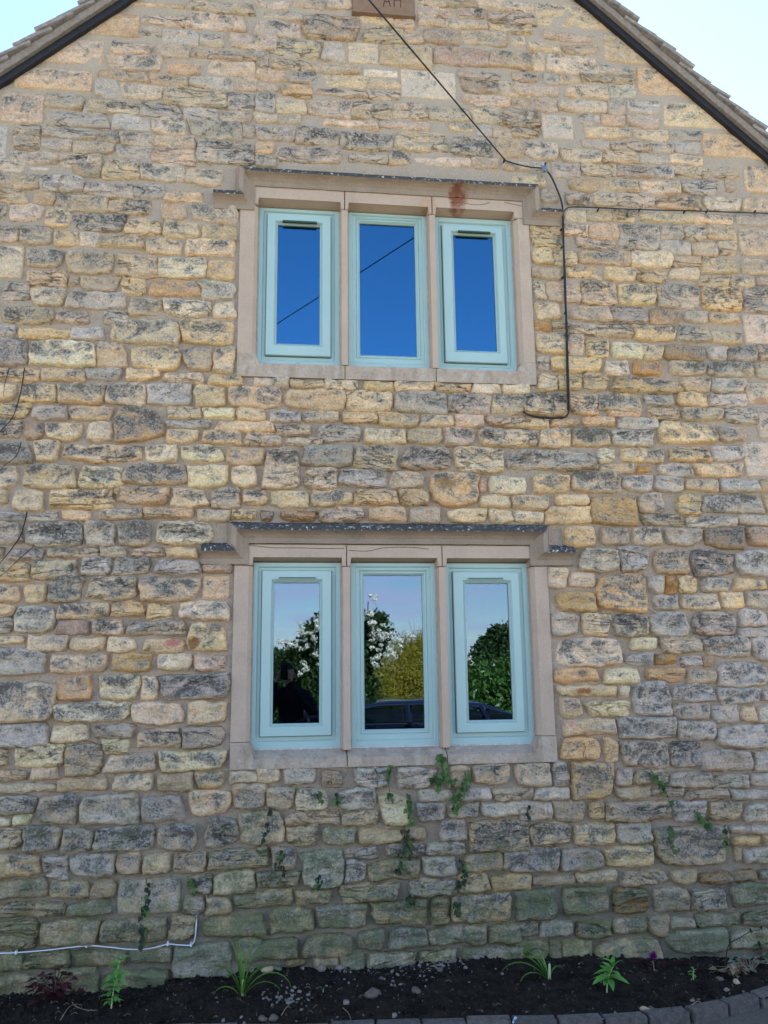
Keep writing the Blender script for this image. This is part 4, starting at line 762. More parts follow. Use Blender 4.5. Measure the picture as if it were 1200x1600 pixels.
# outer side and back walls, and the dark rooms behind the glass
M_PLAIN = simple('plain_rubble_wall', (.33, .27, .18), .95, .1, .4, 9, .9)
sw = MB(); T = .35
for x0, x1 in ((X0W, X0W+T), (X1W-T, X1W)): sw.box(x0, x1, .03, DEP, -.2, EAVE+.02)
sw.build('side_wall', M_PLAIN, house)
V = [(X0W, DEP-.3, -.2), (X1W, DEP-.3, -.2), (X1W, DEP-.3, EAVE), (APX, DEP-.3, APZ), (X0W, DEP-.3, EAVE)]
V2 = [(x, DEP, z) for x, y, z in V]
mesh('back_wall', V+V2, [(0, 4, 3, 2, 1), (5, 6, 7, 8, 9)]+[(i, (i+1) % 5, (i+1) % 5+5, i+5) for i in range(5)], M_PLAIN, house)
M_ROOM = simple('dark_room_paint', (.05, .05, .055), .9, .1)
rm = MB()
for (a, b, u, t) in HOLES:
    a -= .5; b += .5; u -= .4; t += .2; y0, y1 = .17, 3.2
    V = [(a, y0, u), (b, y0, u), (b, y0, t), (a, y0, t), (a, y1, u), (b, y1, u), (b, y1, t), (a, y1, t)]
    rm.add(V, [(4, 5, 6, 7), (0, 4, 7, 3), (1, 2, 6, 5), (0, 1, 5, 4), (3, 7, 6, 2)])
    # the inner face of the wall round the opening keeps the room closed
    ia, ib, iu, it = a+.5, b-.5, u+.4, t-.2
    W4 = [(ia, y0, iu), (ib, y0, iu), (ib, y0, it), (ia, y0, it)]; b_ = len(rm.v)
    rm.add(V[:4]+W4, [(0, 1, 5, 4), (1, 2, 6, 5), (2, 3, 7, 6), (3, 0, 4, 7)])
    rm.add([(x, y, z) for y in (.02, y0) for x, z in ((ia, iu), (ib, iu), (ib, it), (ia, it))], [(0, 1, 5, 4), (1, 2, 6, 5), (2, 3, 7, 6), (3, 0, 4, 7)])
rm.build('room', M_ROOM, house)
# ---------------------------------------------------------------- ground, kerb, planting bed
KZ = .044
kp = [(300, 1600), (460, 1597), (640, 1590.5), (730, 1587), (850, 1585.5), (960, 1581), (1070, 1572), (1130, 1560), (1200, 1541)]
KB = [gp(x, y, KZ) for x, y in kp]                      # back edge of the kerb
KB = [(-3.9, KB[0][1]-.02), (-2.4, KB[0][1]-.01), (-1.2, KB[0][1])]+KB
dx_, dy_ = KB[-1][0]-KB[-2][0], KB[-1][1]-KB[-2][1]
KB += [(KB[-1][0]+.16, KB[-1][1]+.10), (KB[-1][0]+.27, KB[-1][1]+.21), (KB[-1][0]+.33, -.03)]
KP = np.array(smooth_path([(x, y, 0) for x, y in KB], 10))
seg = np.linalg.norm(np.diff(KP, axis=0), axis=1); CUM = np.concatenate([[0], np.cumsum(seg)])
def kat(s): return np.array([np.interp(s, CUM, KP[:, 0]), np.interp(s, CUM, KP[:, 1])])
M_GRAVEL = simple('pale_gravel_drive', (.38, .33, .25), .95, .1, .35, 60, .8)
g = G('ground_beyond'); c = g.mix(g.rng(g.noise(.35, 6, .6), .4, .6), (.36, .31, .24), (.30, .27, .21)); c = g.mix(1, c, g.rng(g.noise(40, 5, .7), .2, .8, .7, 1.3), 'MULTIPLY')
M_GROUND = g.out(c, .95, g.bump(g.noise(60, 5, .7), .8, .01), .1)
mesh('ground', [(-300, -300, -.012), (300, -300, -.012), (300, 300, -.012), (-300, 300, -.012)], [(0, 1, 2, 3)], M_GROUND, kind='structure')
mesh('lawn', [(-300, -300, -.006), (300, -300, -.006), (300, -19, -.006), (-300, -19, -.006)], [(0, 1, 2, 3)], simple('mown_grass', (.05, .09, .025), .95, .1, .35, 3, .8), kind='structure')
# kerb of setts on edge
g = G('kerb_block'); oi = g.nt.nodes.new('ShaderNodeObjectInfo').outputs['Random']
c = g.mix(oi, (.16, .14, .13), (.22, .185, .165)); c = g.mix(g.rng(g.noise(25, 8, .75), .42, .66, 0, .8), c, (.075, .065, .055)); c = g.mix(g.rng(g.noise(60, 7, .75), .56, .66, 0, .6), c, (.30, .29, .27)); c = g.mix(1, c, g.rng(g.noise(150, 4, .7), .2, .8, .8, 1.2), 'MULTIPLY')
M_KERB = g.out(c, .92, g.bump(g.noise(55, 8, .75), 1.0, .009), .15)
kerb = empty('kerb', (0, -.62, 0), label='curved kerb of small grey blocks edging the dark soil bed', cat='kerb')
s_ = 0.0; R4 = random.Random(11); L_ = .196
while s_ < CUM[-1]-.1:
    a, b = kat(s_+.004), kat(s_+L_-.004); t = (b-a)/np.linalg.norm(b-a); nrm_ = np.array([t[1], -t[0]])   # outward, away from the wall
    if nrm_[1] > 0 and t[0] > .2: nrm_ = -nrm_
    W_ = .066; z1 = KZ+R4.uniform(-.005, .005); sh = R4.uniform(-.004, .004)
    bm = bmesh.new(); P = [a+nrm_*sh, b+nrm_*sh, b+nrm_*(W_+sh), a+nrm_*(W_+sh)]
    lo = [bm.verts.new((p[0], p[1], -.1)) for p in P]; hi = [bm.verts.new((p[0], p[1], z1+R4.uniform(-.002, .002))) for p in P]
    tf = bm.faces.new(hi)
    for i in range(4): bm.faces.new((lo[i], lo[(i+1) % 4], hi[(i+1) % 4], hi[i]))
    bmesh.ops.recalc_face_normals(bm, faces=bm.faces[:])
    bmesh.ops.bevel(bm, geom=list(tf.edges)+[e for e in bm.edges if abs(e.verts[0].co.z-e.verts[1].co.z) > .05], offset=.004, segments=2, affect='EDGES')
    bmesh.ops.recalc_face_normals(bm, faces=bm.faces[:])
    MB().bm(bm).build('kerb_brick', M_KERB, kerb); s_ += L_
# pavers of the drive beside the kerb
g = G('drive_paver'); oi = g.nt.nodes.new('ShaderNodeObjectInfo').outputs['Random']
c = g.mix(oi, (.13, .11, .11), (.30, .235, .215)); c = g.mix(g.rng(g.noise(18, 8, .7), .45, .7, 0, .6), c, (.10, .10, .105)); M_PAVER = g.out(c, .93, g.bump(g.noise(110, 6, .7), .8, .003), .15)
pav = mesh('paving', [(-3.9, -2.6, -.006), (4.9, -2.6, -.006), (4.9, -.02, -.006), (-3.9, -.02, -.006)], [(0, 1, 2, 3)], simple('paver_joint_sand', (.14, .125, .10), .95, .1, .3, 90, .5), kind='structure')
me_p = None
for j in range(15):
    for i in range(17):
        x = 1.05+i*.206+(.103 if j % 2 else 0); y = -.30-j*.105
        k = kat(np.interp(x, KP[:90, 0], CUM[:90])) if x < KP[:, 0].max() else np.array([0, 0.05])
        if x+.1 < KP[:, 0].max() and y+.05 > k[1]-.115: continue
        if x-.11 < KP[:, 0].max()+.10 and y+.05 > k[1]-.115 and y > -.2: continue
        if me_p is None:
            o = MB().box(x-.098, x+.098, y-.0475, y+.0475, -.05, .006, .004).build('paver', M_PAVER, pav); me_p = o.data; oz = WORLD[o][2]
        else:
            o = bpy.data.objects.new('paver', me_p); link(o, (x, y, oz+R4.uniform(-.002, .002)), pav); o.rotation_euler.z = R4.uniform(-.01, .01)
# soil
SL = [(-400, 1560), (0, 1556), (60, 1553), (130, 1552), (170, 1548), (240, 1540), (300, 1524), (350, 1530), (400, 1514), (480, 1512), (560, 1513), (640, 1506), (690, 1503), (740, 1494), (800, 1497), (900, 1492), (960, 1494), (1040, 1498), (1120, 1496), (1200, 1500), (1500, 1515)]
SW = np.array([wp(x, y, -.012) for x, y in SL])
def soil_z(x, y):
    x = np.asarray(x, float); y = np.asarray(y, float)
    yk = np.interp(x, KP[:100, 0], KP[:100, 1]); t = np.clip(y/np.minimum(yk, -.05), 0, 1)
    zw = np.interp(x, SW[:, 0], SW[:, 1]); zk = KZ-.014
    z = zw*(1-t)**1.3+zk*(1-(1-t)**1.3)
    z = z+.020*np.sin(np.clip(t, 0, 1)*math.pi)
    return z+.016*fbm(x*5, y*5, 0, 2, 3)*np.minimum(1, t*4+.4)+.008*fbm(x*24, y*24, 0, 4, 3)
g = G('dark_compost'); c = g.mix(g.rng(g.noise(14, 9, .75), .35, .68), (.012, .010, .009), (.050, .038, .029)); c = g.mix(g.rng(g.noise(120, 4, .7), .64, .72, 0, .7), c, (.12, .085, .06))
M_SOIL = g.out(c, .96, g.bump(g.noise(80, 8, .8), 1.0, .012), .12)
gx = np.arange(-3.7, KP[:, 0].max()-.02, .013); gt = np.linspace(0, 1, 46)
X, T_ = np.meshgrid(gx, gt); YK = np.interp(X, KP[:100, 0], KP[:100, 1]); YK = np.where(X > KB[-4][0], np.interp(X, [KB[-4][0], KB[-1][0]], [KB[-4][1], -.03]), YK)
Ys = .02+(YK-.018)*T_; Zs = soil_z(X, Ys)+.006*np.abs(fbm(X*60, Ys*60, 0, 9, 2))
idx = np.arange(X.size).reshape(X.shape); Fq = np.stack([idx[:-1, :-1], idx[1:, :-1], idx[1:, 1:], idx[:-1, 1:]], -1).reshape(-1, 4)
mesh('soil', np.stack([X.ravel(), Ys.ravel(), Zs.ravel()], 1), Fq, M_SOIL, smooth=True, kind='structure')
ICO = bmesh.new(); bmesh.ops.create_icosphere(ICO, subdivisions=1, radius=1); IV = np.array([v.co[:] for v in ICO.verts]); IF = np.array([[v.index for v in f.verts] for f in ICO.faces]); ICO.free()
ICO = bmesh.new(); bmesh.ops.create_icosphere(ICO, subdivisions=2, radius=1); IV2 = np.array([v.co[:] for v in ICO.verts]); IF2 = np.array([[v.index for v in f.verts] for f in ICO.faces]); ICO.free()
def bed_pts(n, r, dens=None):
    x = r.uniform(-1.6, 3.0, n); yk = np.interp(x, KP[:100, 0], KP[:100, 1]); y = r.uniform(.03, .97, n)*yk
    return x, y
def lumps(name, n, smin, smax, mat, r, power=2.2, fn=None, **kw):
    x, y = bed_pts(n, r) if fn is None else fn(n, r)
    s = smin+(smax-smin)*r.random(n)**power
    R_ = r.normal(size=(n, 3, 3)); Q = np.linalg.qr(R_)[0]
    sc = np.stack([s, s*r.uniform(.6, 1, n), s*r.uniform(.45, .8, n)], 1)
    v = IV[None]*(1+.25*r.uniform(-1, 1, (n, len(IV), 1)))*sc[:, None, :]
    v = np.einsum('nij,nkj->nki', Q, v)
    v = v+np.stack([x, y, soil_z(x, y)+s*.25], 1)[:, None, :]
    F_ = (IF[None]+(np.arange(n)*len(IV))[:, None, None]).reshape(-1, 3)
    return mesh(name, v.reshape(-1, 3), F_, mat, **kw)
r_ = np.random.default_rng(21)
lumps('soil_clods', 3800, .003, .017, M_SOIL, r_, kind='stuff')
M_CLOD = simple('brown_crumb', (.060, .042, .030), .95, .1, .4, 60, .5)
lumps('soil_clods', 900, .003, .011, M_CLOD, r_, kind='stuff')
M_PEB = simple('pale_pebble', (.15, .115, .095), .85, .2, .5, 40, .4); M_PEBW = simple('mortar_crumb', (.25, .205, .18), .9, .15, .35, 50, .5)
def heap(n, r):
    k = n//5; cs = [(452, 1552, 26), (360, 1590, 30), (560, 1512, 45), (690, 1508, 30), (650, 1520, 40)]; xs_, ys_ = [], []
    for cx, cy, w in cs:
        px = r.normal(cx, w*.7, k); py = r.normal(cy, w*.22, k)
        q = [gp(a, min(b, 1592), .09) for a, b in zip(px, py)]; xs_ += [p[0] for p in q]; ys_ += [min(-.015, p[1]) for p in q]
    return np.array(xs_), np.array(ys_)
lumps('gravel', 240, .003, .009, M_PEB, r_, 1.6, kind='stuff')
lumps('gravel', 330, .004, .013, M_PEBW, r_, 1.5, fn=heap, kind='stuff')
# --- larger stones one can pick out on the bed
def rock(px, py, wpx, mat, label, group=None, squash=.6, seed=0, name='loose_stone', cat='stone'):
    x, y = gp(px, py, .085); y = min(y, -.03); y = float(max(y, np.interp(x, KP[:100, 0], KP[:100, 1])+.03)); z = float(soil_z(x, y)); s = wpx*.40*4.0/F_PX
    v = IV2*np.array([1, .75, squash])*s; n_ = 1+.34*fbm(IV2[:, 0]*1.3+seed, IV2[:, 1]*1.3, IV2[:, 2]*1.3, 5, 2)+.20*vn(IV2[:, 0]*3+seed, IV2[:, 1]*3, IV2[:, 2]*3, 6)
    v = v*n_[:, None]; a = seed*1.7; v = np.stack([v[:, 0]*math.cos(a)-v[:, 1]*math.sin(a), v[:, 0]*math.sin(a)+v[:, 1]*math.cos(a), v[:, 2]], 1)*np.array([1, 1, 1])
    return mesh(name, v+np.array([x, y, z+s*squash*.45]), IF2, mat, label=label, cat=cat, group=group)
GP = 'chips of pale stone scattered on the dark soil'
rocks = [(541, 1558, 16, 1, 'pinkish stone chip alone in the soil below the left sill stone'), (582, 1552, 30, 0, 'widest pale pink flat stone lying on the middle of the soil'), (650, 1546, 22, 0, 'rounded pink stone beside a heap of fine gravel'), (688, 1523, 14, 0, 'grey stone on top of the fine gravel heap against the wall'),
 (410, 1592, 18, 0, 'round brown stone at the front of the bed below the tall strap-leaved plant'), (427, 1597, 20, 0, 'flat brown stone touching the kerb below the tall strap-leaved plant'), (1008, 1559, 18, 2, 'orange-cream stone in front of the bright green plant'), (1026, 1566, 14, 0, 'pinkish round stone next to the orange-cream one'),
 (1123, 1521, 16, 0, 'mauve rounded stone among the withered plants at the right'), (1150, 1524, 18, 2, 'buff smooth stone among the withered plants at the right'), (1133, 1533, 12, 1, 'white chip just below the withered plants'), (1134, 1545, 9, 0, 'small brown pebble right of the pale blue plastic tag'), (1100, 1565, 10, 1, 'white pebble near the kerb bend'),
 (500, 1510, 24, 1, 'grey-white lump of old mortar against the foot of the wall'), (530, 1516, 22, 1, 'second mortar lump along the wall, in front of a mossy block'), (472, 1511, 12, 1, 'flat white mortar flake at the wall behind the strap leaves'), (418, 1512, 26, 2, 'buff stone sunk at the foot of the wall behind the strap leaves'),
 (220, 1587, 11, 0, 'brown pebble in the left of the bed, below the leafy green sprig'), (233, 1588, 9, 1, 'white pebble in the left of the bed, below the leafy green sprig'), (596, 1530, 12, 0, 'dull grey pebble just right of the heap along the wall'), (622, 1590, 14, 1, 'white crumb of mortar beside the kerb'), (743, 1506, 16, 1, 'flat pale chip at the wall foot behind the open soil'),
 (775, 1517, 7, 1, None), (785, 1524, 7, 1, None), (683, 1561, 7, 0, None), (733, 1536, 6, 1, None), (850, 1536, 7, 0, None), (826, 1570, 7, 0, None), (960, 1560, 6, 1, None), (1160, 1534, 7, 1, None), (1188, 1541, 9, 0, None), (905, 1508, 6, 1, None), (340, 1560, 6, 0, None), (300, 1585, 7, 0, None), (510, 1540, 6, 1, None), (930, 1532, 7, 0, None), (1090, 1545, 8, 0, None), (1050, 1580, 8, 0, None)]
mats = [M_PEB, M_PEBW, simple('cream_stone', (.50, .37, .24), .9, .15, .25, 40, .5)]
for i, (x, y, w, mt, lb) in enumerate(rocks):
    rock(x, y, w, mats[mt], lb or 'tiny pale pebble lying loose on the dark soil', None if lb else 'tiny pebbles lying loose on the soil', seed=i+1, cat='stone' if lb else 'pebble', name='loose_stone' if lb else 'pebble')
# --- plant tags and twigs
M_TAG = simple('pale_blue_plastic', (.42, .66, .76), .4, .5, .05)
def chip(px, py, L, W, ang_, label):
    x, y = gp(px, py, .085); z = float(soil_z(x, y))+.008; c_, s__ = math.cos(ang_), math.sin(ang_); V = []
    for zz3 in (0, .0018):
        for a, b in ((-L/2, -W*.3), (L/2, -W/2), (L/2*1.1, 0), (L/2, W/2), (-L/2, W*.3)): V.append((x+a*c_-b*s__, y+a*s__+b*c_, z+zz3+a*.35))
    mesh('plant_tag', V, [(4, 3, 2, 1, 0), (5, 6, 7, 8, 9)]+[(i, (i+1) % 5, (i+1) % 5+5, i+5) for i in range(5)], M_TAG, label=label, cat='plant tag')
chip(803, 1578, .034, .012, .9, 'narrow pale blue plastic tag in the soil by the kerb'); chip(1121, 1552, .036, .020, -.3, 'broader pale blue plastic tag near the bend of the kerb'); chip(942, 1572, .030, .009, .1, 'small dull teal plastic strip in the soil before the kerb')
M_TWIG = simple('dry_twig', (.30, .22, .15), .9, .1, .3, 60); M_TWIGD = simple('dark_dead_stem', (.045, .032, .026), .9, .1, .3, 60)
def twig(pts, r, label, mat=None, name='twig', lift=.012):
    P = []
    for k, (px, py) in enumerate(pts):
        x, y = gp(px, py, .085); P.append((x, y, float(soil_z(x, y))+lift*(1+.8*math.sin(k*2.1))))
    MB().tube(smooth_path(P, 4), r, 5, taper=r*.4).build(name, mat or M_TWIG, label=label, cat='twig')
twig([(113, 1562), (118, 1568), (135, 1569), (153, 1569)], .0022, 'forked pale twig on the soil left of the leafy green sprig'); twig([(95, 1583), (110, 1569), (130, 1560)], .002, 'thin grey twig behind the forked pale twig')
twig([(440, 1576), (448, 1570), (455, 1566)], .0022, 'short stem end standing by the front pebbles'); twig([(536, 1565), (545, 1573), (550, 1580)], .0018, 'thin root lying on bare soil right of centre heap')
twig([(1080, 1560), (1090, 1556), (1101, 1552), (1108, 1553)], .002, 'curved pale root near the kerb bend'); twig([(1032, 1549), (1045, 1559), (1055, 1565)], .003, 'grey stalk lying right of the orange-cream stone', M_TWIGD)
twig([(772, 1480), (775, 1492), (785, 1500)], .0022, 'bent white root hanging at the foot of the wall', lift=.03)
# ---------------------------------------------------------------- plants of the bed
def leafmat(name, c1, c2, tr=.25, rough=.55, var=.15):
    g = G(name); oi = g.nt.nodes.new('ShaderNodeObjectInfo').outputs['Random']
    c = g.mix(g.rng(g.noise(14, 4, .6), .3, .7), c1, c2); c = g.mix(1, c, g.rng(oi, 0, 1, 1-var, 1+var), 'MULTIPLY')
    m_ = g.out(c, rough, None, .35); nt_ = g.nt
    t = nt_.nodes.new('ShaderNodeBsdfTranslucent'); nt_.links.new(c, t.inputs[0]); mx = nt_.nodes.new('ShaderNodeMixShader'); mx.inputs[0].default_value = tr
    nt_.links.new(g.b.outputs[0], mx.inputs[1]); nt_.links.new(t.outputs[0], mx.inputs[2]); nt_.links.new(mx.outputs[0], nt_.nodes['Material Output'].inputs[0]); return m_
M_LILY = leafmat('strap_leaf', (.10, .24, .035), (.16, .34, .05)); M_SPRIG = leafmat('bright_leaf', (.12, .33, .06), (.17, .42, .08)); M_IVY = leafmat('ivy_leaf', (.030, .070, .022), (.10, .19, .045), var=.5); M_IVYD = leafmat('dark_ivy_leaf', (.012, .028, .014), (.03, .05, .022))
M_HEU = leafmat('dark_red_leaf', (.035, .010, .012), (.10, .02, .028)); M_PUR = leafmat('magenta_petal', (.16, .012, .12), (.28, .03, .22), .2); M_GREY = leafmat('grey_green_leaf', (.13, .20, .14), (.22, .28, .20)); M_DRY = leafmat('dry_leaf', (.22, .15, .09), (.36, .27, .17)); M_PALE = simple('pale_stem', (.42, .50, .25), .6, .3)
def blade(mb, base, direc, L, W, droop, n=9, up0=1.0, fold=.25):
    W = W*1.55
    """a strap leaf arching from base"""
    b = np.array(base, float); d = np.array([direc[0], direc[1], 0.0]); d /= np.linalg.norm(d)+1e-9; side = np.array([-d[1], d[0], 0]); P = []; V = []
    p = b.copy(); a = up0
    for i in range(n+1):
        t = i/n; w = W*(.45+.55*min(1, t*4))*(1-t**2.2)+.0008
        nrm_ = d*-math.sin(a)+np.array([0, 0, 1])*math.cos(a)
        V += [p-side*w/2+nrm_*w*fold, p, p+side*w/2+nrm_*w*fold]
        p = p+(d*math.cos(a)+np.array([0, 0, 1])*math.sin(a))*L/n; a -= droop/n*(.5+1.4*t)
    Fc = []
    for i in range(n):
        for k in (0, 1): Fc.append((i*3+k, i*3+k+1, i*3+k+4, i*3+k+3))
    mb.add(V, Fc)
def oval(L, W, n=6, curl=.25, lobes=False):
    V, Fc = [], []
    for i in range(n+1):
        t = i/n; w = W*math.sin(math.pi*min(1, .04+t*.96))**.8*(1-.25*t)
        if lobes: w = W*[.25, 1.0, .62, .95, .45, .35, .02][i]
        z = -curl*L*t*t
        V += [(-w/2, t*L, z+w*.18), (0, t*L, z), (w/2, t*L, z+w*.18)]
    for i in range(n):
        for k in (0, 1): Fc.append((i*3+k, i*3+k+1, i*3+k+4, i*3+k+3))
    return np.array(V), Fc
def leaf_data(name, L, W, mat, curl=.25, lobes=False):
    V, Fc = oval(L, W, 6, curl, lobes); me = bpy.data.meshes.new(name); me.from_pydata([tuple(v) for v in V], [], Fc); me.materials.append(mat)
    me.polygons.foreach_set('use_smooth', np.ones(len(me.polygons), bool)); return me
def put_leaf(data, pos, yaw, pitch, roll, sc, parent, name='leaf'):
    o = bpy.data.objects.new(name, data); link(o, pos, parent); o.rotation_euler = (pitch, roll, yaw); o.scale = (sc, sc, sc); return o
def root_at(px, py):
    x, y = gp(px, py, .085); y = min(y, -.03); return x, y, float(soil_z(x, y))
def lily(px, py, blades, label):
    x, y, z = root_at(px, py); t = empty('strap_leaved_plant', (x, y, z), label=label, cat='plant')
    for (dx, dy, L, W, dr, u) in blades:
        mb = MB(); blade(mb, (x+dx*.006, y+dy*.006, z-.004), (dx, dy), L, W, dr, up0=u); mb.build('leaf', M_LILY, t, smooth=True)
    mb = MB(); mb.tube([(x, y, z-.01), (x+.003, y, z+.03), (x+.005, y, z+.07)], .009, 7, taper=.005); mb.build('stem', M_PALE, t, smooth=True)
lily(378, 1553, [(.25, .05, .30, .014, .5, 1.50), (.6, .1, .27, .013, .9, 1.42), (-.5, .3, .26, .012, .5, 1.48), (1, .15, .27, .013, 2.3, 1.25), (1, -.2, .30, .013, 2.4, 1.05), (1, .2, .20, .012, 1.4, 1.30), (-1, .3, .24, .010, 1.7, 1.25), (-1, -.1, .16, .010, 2.3, .95), (.9, -.3, .22, .009, 1.9, .9), (-.3, .4, .24, .013, .3, 1.55), (.2, -.5, .16, .010, 1.2, 1.3), (-.7, .2, .18, .009, .9, 1.35)], 'tall clump of arching green strap leaves growing against mossy stones')
lily(858, 1531, [(-1, .1, .27, .013, 1.9, .85), (-.9, .4, .20, .012, 1.0, 1.2), (-1, .25, .23, .013, 1.7, 1.1), (-1, -.1, .18, .009, 2.2, .75), (-.5, .5, .18, .010, .7, 1.4), (.6, .2, .12, .009, 2.6, 1.35), (-.3, .5, .15, .010, 1.8, 1.35)], 'low clump of strap leaves leaning left over bare soil')
def sprig(px, py, hgt, nl, L, W, lean, label, mat, seed, name='leafy_plant', start=.15):
    x, y, z = root_at(px, py); t = empty(name, (x, y, z), label=label, cat='plant'); r = random.Random(seed)
    top = (x+lean, y-.01, z+hgt); mid = (x+lean*.3, y, z+hgt*.5)
    P = smooth_path([(x, y, z-.01), mid, top], 6); MB().tube(P, .0035, 6, taper=.002).build('stem', M_PALE, t, smooth=True)
    d1 = leaf_data('leaf', L, W, mat, .35)
    for i in range(nl):
        f = start+(1-start)*(i/(nl-1)); p = P[int(f*(len(P)-1))]; a = i*2.4+r.uniform(-.3, .3)
        put_leaf(d1, tuple(p), a, r.uniform(-.1, .35)+(.6 if f > .85 else .1), r.uniform(-.3, .3), r.uniform(.8, 1.1)*(1.0 if f < .8 else .75), t)
    return t
sprig(174, 1566, .215, 34, .060, .030, .035, 'upright bright green leafy sprig at the left end of the bed', M_SPRIG, 2)
sprig(947, 1541, .12, 20, .085, .034, .04, 'low bright green plant with broad pointed leaves right of the leaning strap leaves', M_SPRIG, 5, start=.45)
sprig(1083, 1522, .05, 9, .028, .014, .0, 'tiny green weed seedling in front of the purple-leaved plants', M_SPRIG, 8, 'weed')
sprig(505, 1500+48, .02, 3, .03, .014, .0, 'single green leaf pair poking from the soil by the mortar lumps', M_IVY, 9, 'weed', .5)
sprig(1030, 1562, .02, 6, .022, .012, .0, 'tiny dark weed beside the pinkish round stone', M_IVY, 11, 'weed', .4)
# purple flower
x, y, z = root_at(1023, 1512); fl = empty('purple_flower', (x, y, z), label='single magenta ragged flower head on a short stem by the wall', cat='flower')
MB().tube([(x, y, z-.01), (x-.004, y, z+.02), (x-.008, y-.005, z+.055)], .0022, 5).build('stem', M_TWIG, fl)
pd = leaf_data('petal', .036, .010, M_PUR, -.1); rr = random.Random(4)
for i in range(46): put_leaf(pd, (x-.008, y-.005, z+.062), rr.uniform(0, 6.28), rr.uniform(-.3, 1.5), rr.uniform(-.4, .4), rr.uniform(.6, 1.1), fl, 'petal')
# dark red foliage plants
def heuchera(px, py, n, spread, hgt, label, mat, seed, L=.045):
    x, y, z = root_at(px, py); t = empty('dark_leaved_plant', (x, y, z), label=label, cat='plant'); r = random.Random(seed); d = leaf_data('leaf', L, L*.85, mat, .3, True); st_ = MB()
    for i in range(n):
        a = r.uniform(0, 6.28); q = r.random()**.6*spread; hx, hy = x+math.cos(a)*q, min(-.02, y+math.sin(a)*q*.5); hz = z+hgt*r.uniform(.15, 1)*(1-.4*q/spread)
        st_.tube([(x+math.cos(a)*.01, y, z-.005), ((x+hx)/2, (y+hy)/2, (z+hz)/2+.02), (hx, hy, hz)], .0012, 4); put_leaf(d, (hx, hy, hz), a-1.57, r.uniform(-.2, .5), r.uniform(-.4, .4), r.uniform(.7, 1.2), t)
    st_.build('stem', M_HEU if mat is M_HEU else M_TWIG, t)
heuchera(85, 1560, 46, .11, .15, 'sprawling dark red heuchera at the far left of the bed', M_HEU, 3)
heuchera(1006, 1504, 9, .035, .035, 'small wine red seedling left of the magenta flower', M_HEU, 6, .026); heuchera(1055, 1506, 12, .06, .03, 'flat dull purple plant right of the magenta flower', M_HEU, 8, .026)
heuchera(1150, 1512, 30, .10, .07, 'withered tan and grey-green plant near the right end', M_DRY, 9, .034); heuchera(1172, 1506, 34, .11, .09, 'grey-green leaved plant behind the withered one', M_GREY, 12, .030); heuchera(1190, 1480, 14, .05, .10, 'green plant at the right edge with dark flower heads', M_IVY, 15, .03)
# dark branch with flower heads at right
x, y, z = root_at(1130, 1505); br = empty('dead_flower_stem', (x, y, z), label='bare dark arching stem with black flower heads at the right', cat='plant')
p1 = wp(1138, 1478, y-.0); p2 = wp(1155, 1466, y); p3 = wp(1172, 1456, y); p4 = wp(1190, 1452, y)
MB().tube(smooth_path([(x, y, z-.01), (p1[0], y, p1[1]), (p2[0], y, p2[1]), (p3[0], y, p3[1]), (p4[0], y, p4[1])], 4), .0032, 5, taper=.0015).build('stem', M_TWIGD, br)
hd = leaf_data('flower_head', .02, .008, leafmat('black_purple_petal', (.02, .008, .025), (.05, .015, .05)), -.1)
for (a, b) in (p3, p4, wp(1186, 1476, y)):
    for i in range(9): put_leaf(hd, (a, y, b), rr.uniform(0, 6.28), rr.uniform(-.5, 1.4), 0, rr.uniform(.7, 1.2), br, 'petal')
# ---------------------------------------------------------------- ivy remnants on the wall
IVYL = leaf_data('leaf', .034, .034, M_IVY, .15, True); IVYDL = leaf_data('leaf', .028, .026, M_IVYD, .3, True)
def ivy(pts, n, label, dark=False, sc=1.0, spread=.018, seed=0, stem=.0022, name='ivy_strand'):
    P = smooth_path([(wp(x, y, -.03)[0], -.028-.006*((i*7) % 3), wp(x, y, -.03)[1]) for i, (x, y) in enumerate(pts)], 6); r = random.Random(seed)
    t = empty(name, tuple(P[-1]), label=label, cat='ivy' if n else 'dead stem')
    MB().tube(P, stem, 5, taper=stem*.5).build('stem', M_TWIGD, t)
    for i in range(int(n*1.4)):
        p = np.array(P[int(r.random()*(len(P)-1))])+np.array([r.uniform(-1, 1)*spread, r.uniform(-.022, -.004), r.uniform(-1, 1)*spread])
        put_leaf(IVYDL if dark and r.random() < .8 else IVYL, tuple(p), r.uniform(-1, 1)*.9, -math.pi/2+r.uniform(-.5, .35), r.uniform(-.7, .7), r.uniform(.55, 1.1)*sc, t)
ivy([(690, 1180), (692, 1205), (706, 1222), (712, 1240), (708, 1262)], 34, 'fullest green ivy strand hanging just under the lower sill', seed=1, spread=.026)
ivy([(727, 1205), (726, 1222), (718, 1240)], 12, 'short ivy spur right of the fullest strand', seed=2, spread=.016)
ivy([(681, 1212), (683, 1232)], 9, 'small bright ivy tuft left of the fullest strand', seed=3, spread=.018)
ivy([(612, 1198), (607, 1222), (611, 1250)], 11, 'thin ivy wisp with reddish stem below the joint of the sill', seed=4, sc=.8)
ivy([(638, 1242), (637, 1262), (642, 1286)], 15, 'hanging ivy strand with small pale leaves', seed=5, spread=.011, sc=.8)
ivy([(498, 1236), (501, 1252)], 5, 'three-leaved ivy scrap on a cream stone', seed=6, spread=.012, sc=.9)
ivy([(525, 1240), (527, 1258)], 7, 'dark ivy tuft right of the scrap on the cream stone', True, seed=7, spread=.014)
ivy([(631, 1290), (638, 1320), (626, 1340), (622, 1365)], 18, 'dead brown ivy strand with a dry clump at its foot', True, seed=8, spread=.018)
ivy([(718, 1340), (723, 1365), (716, 1388)], 14, 'dark trailing ivy strand beside a pale ledge stone', True, seed=9, spread=.013)
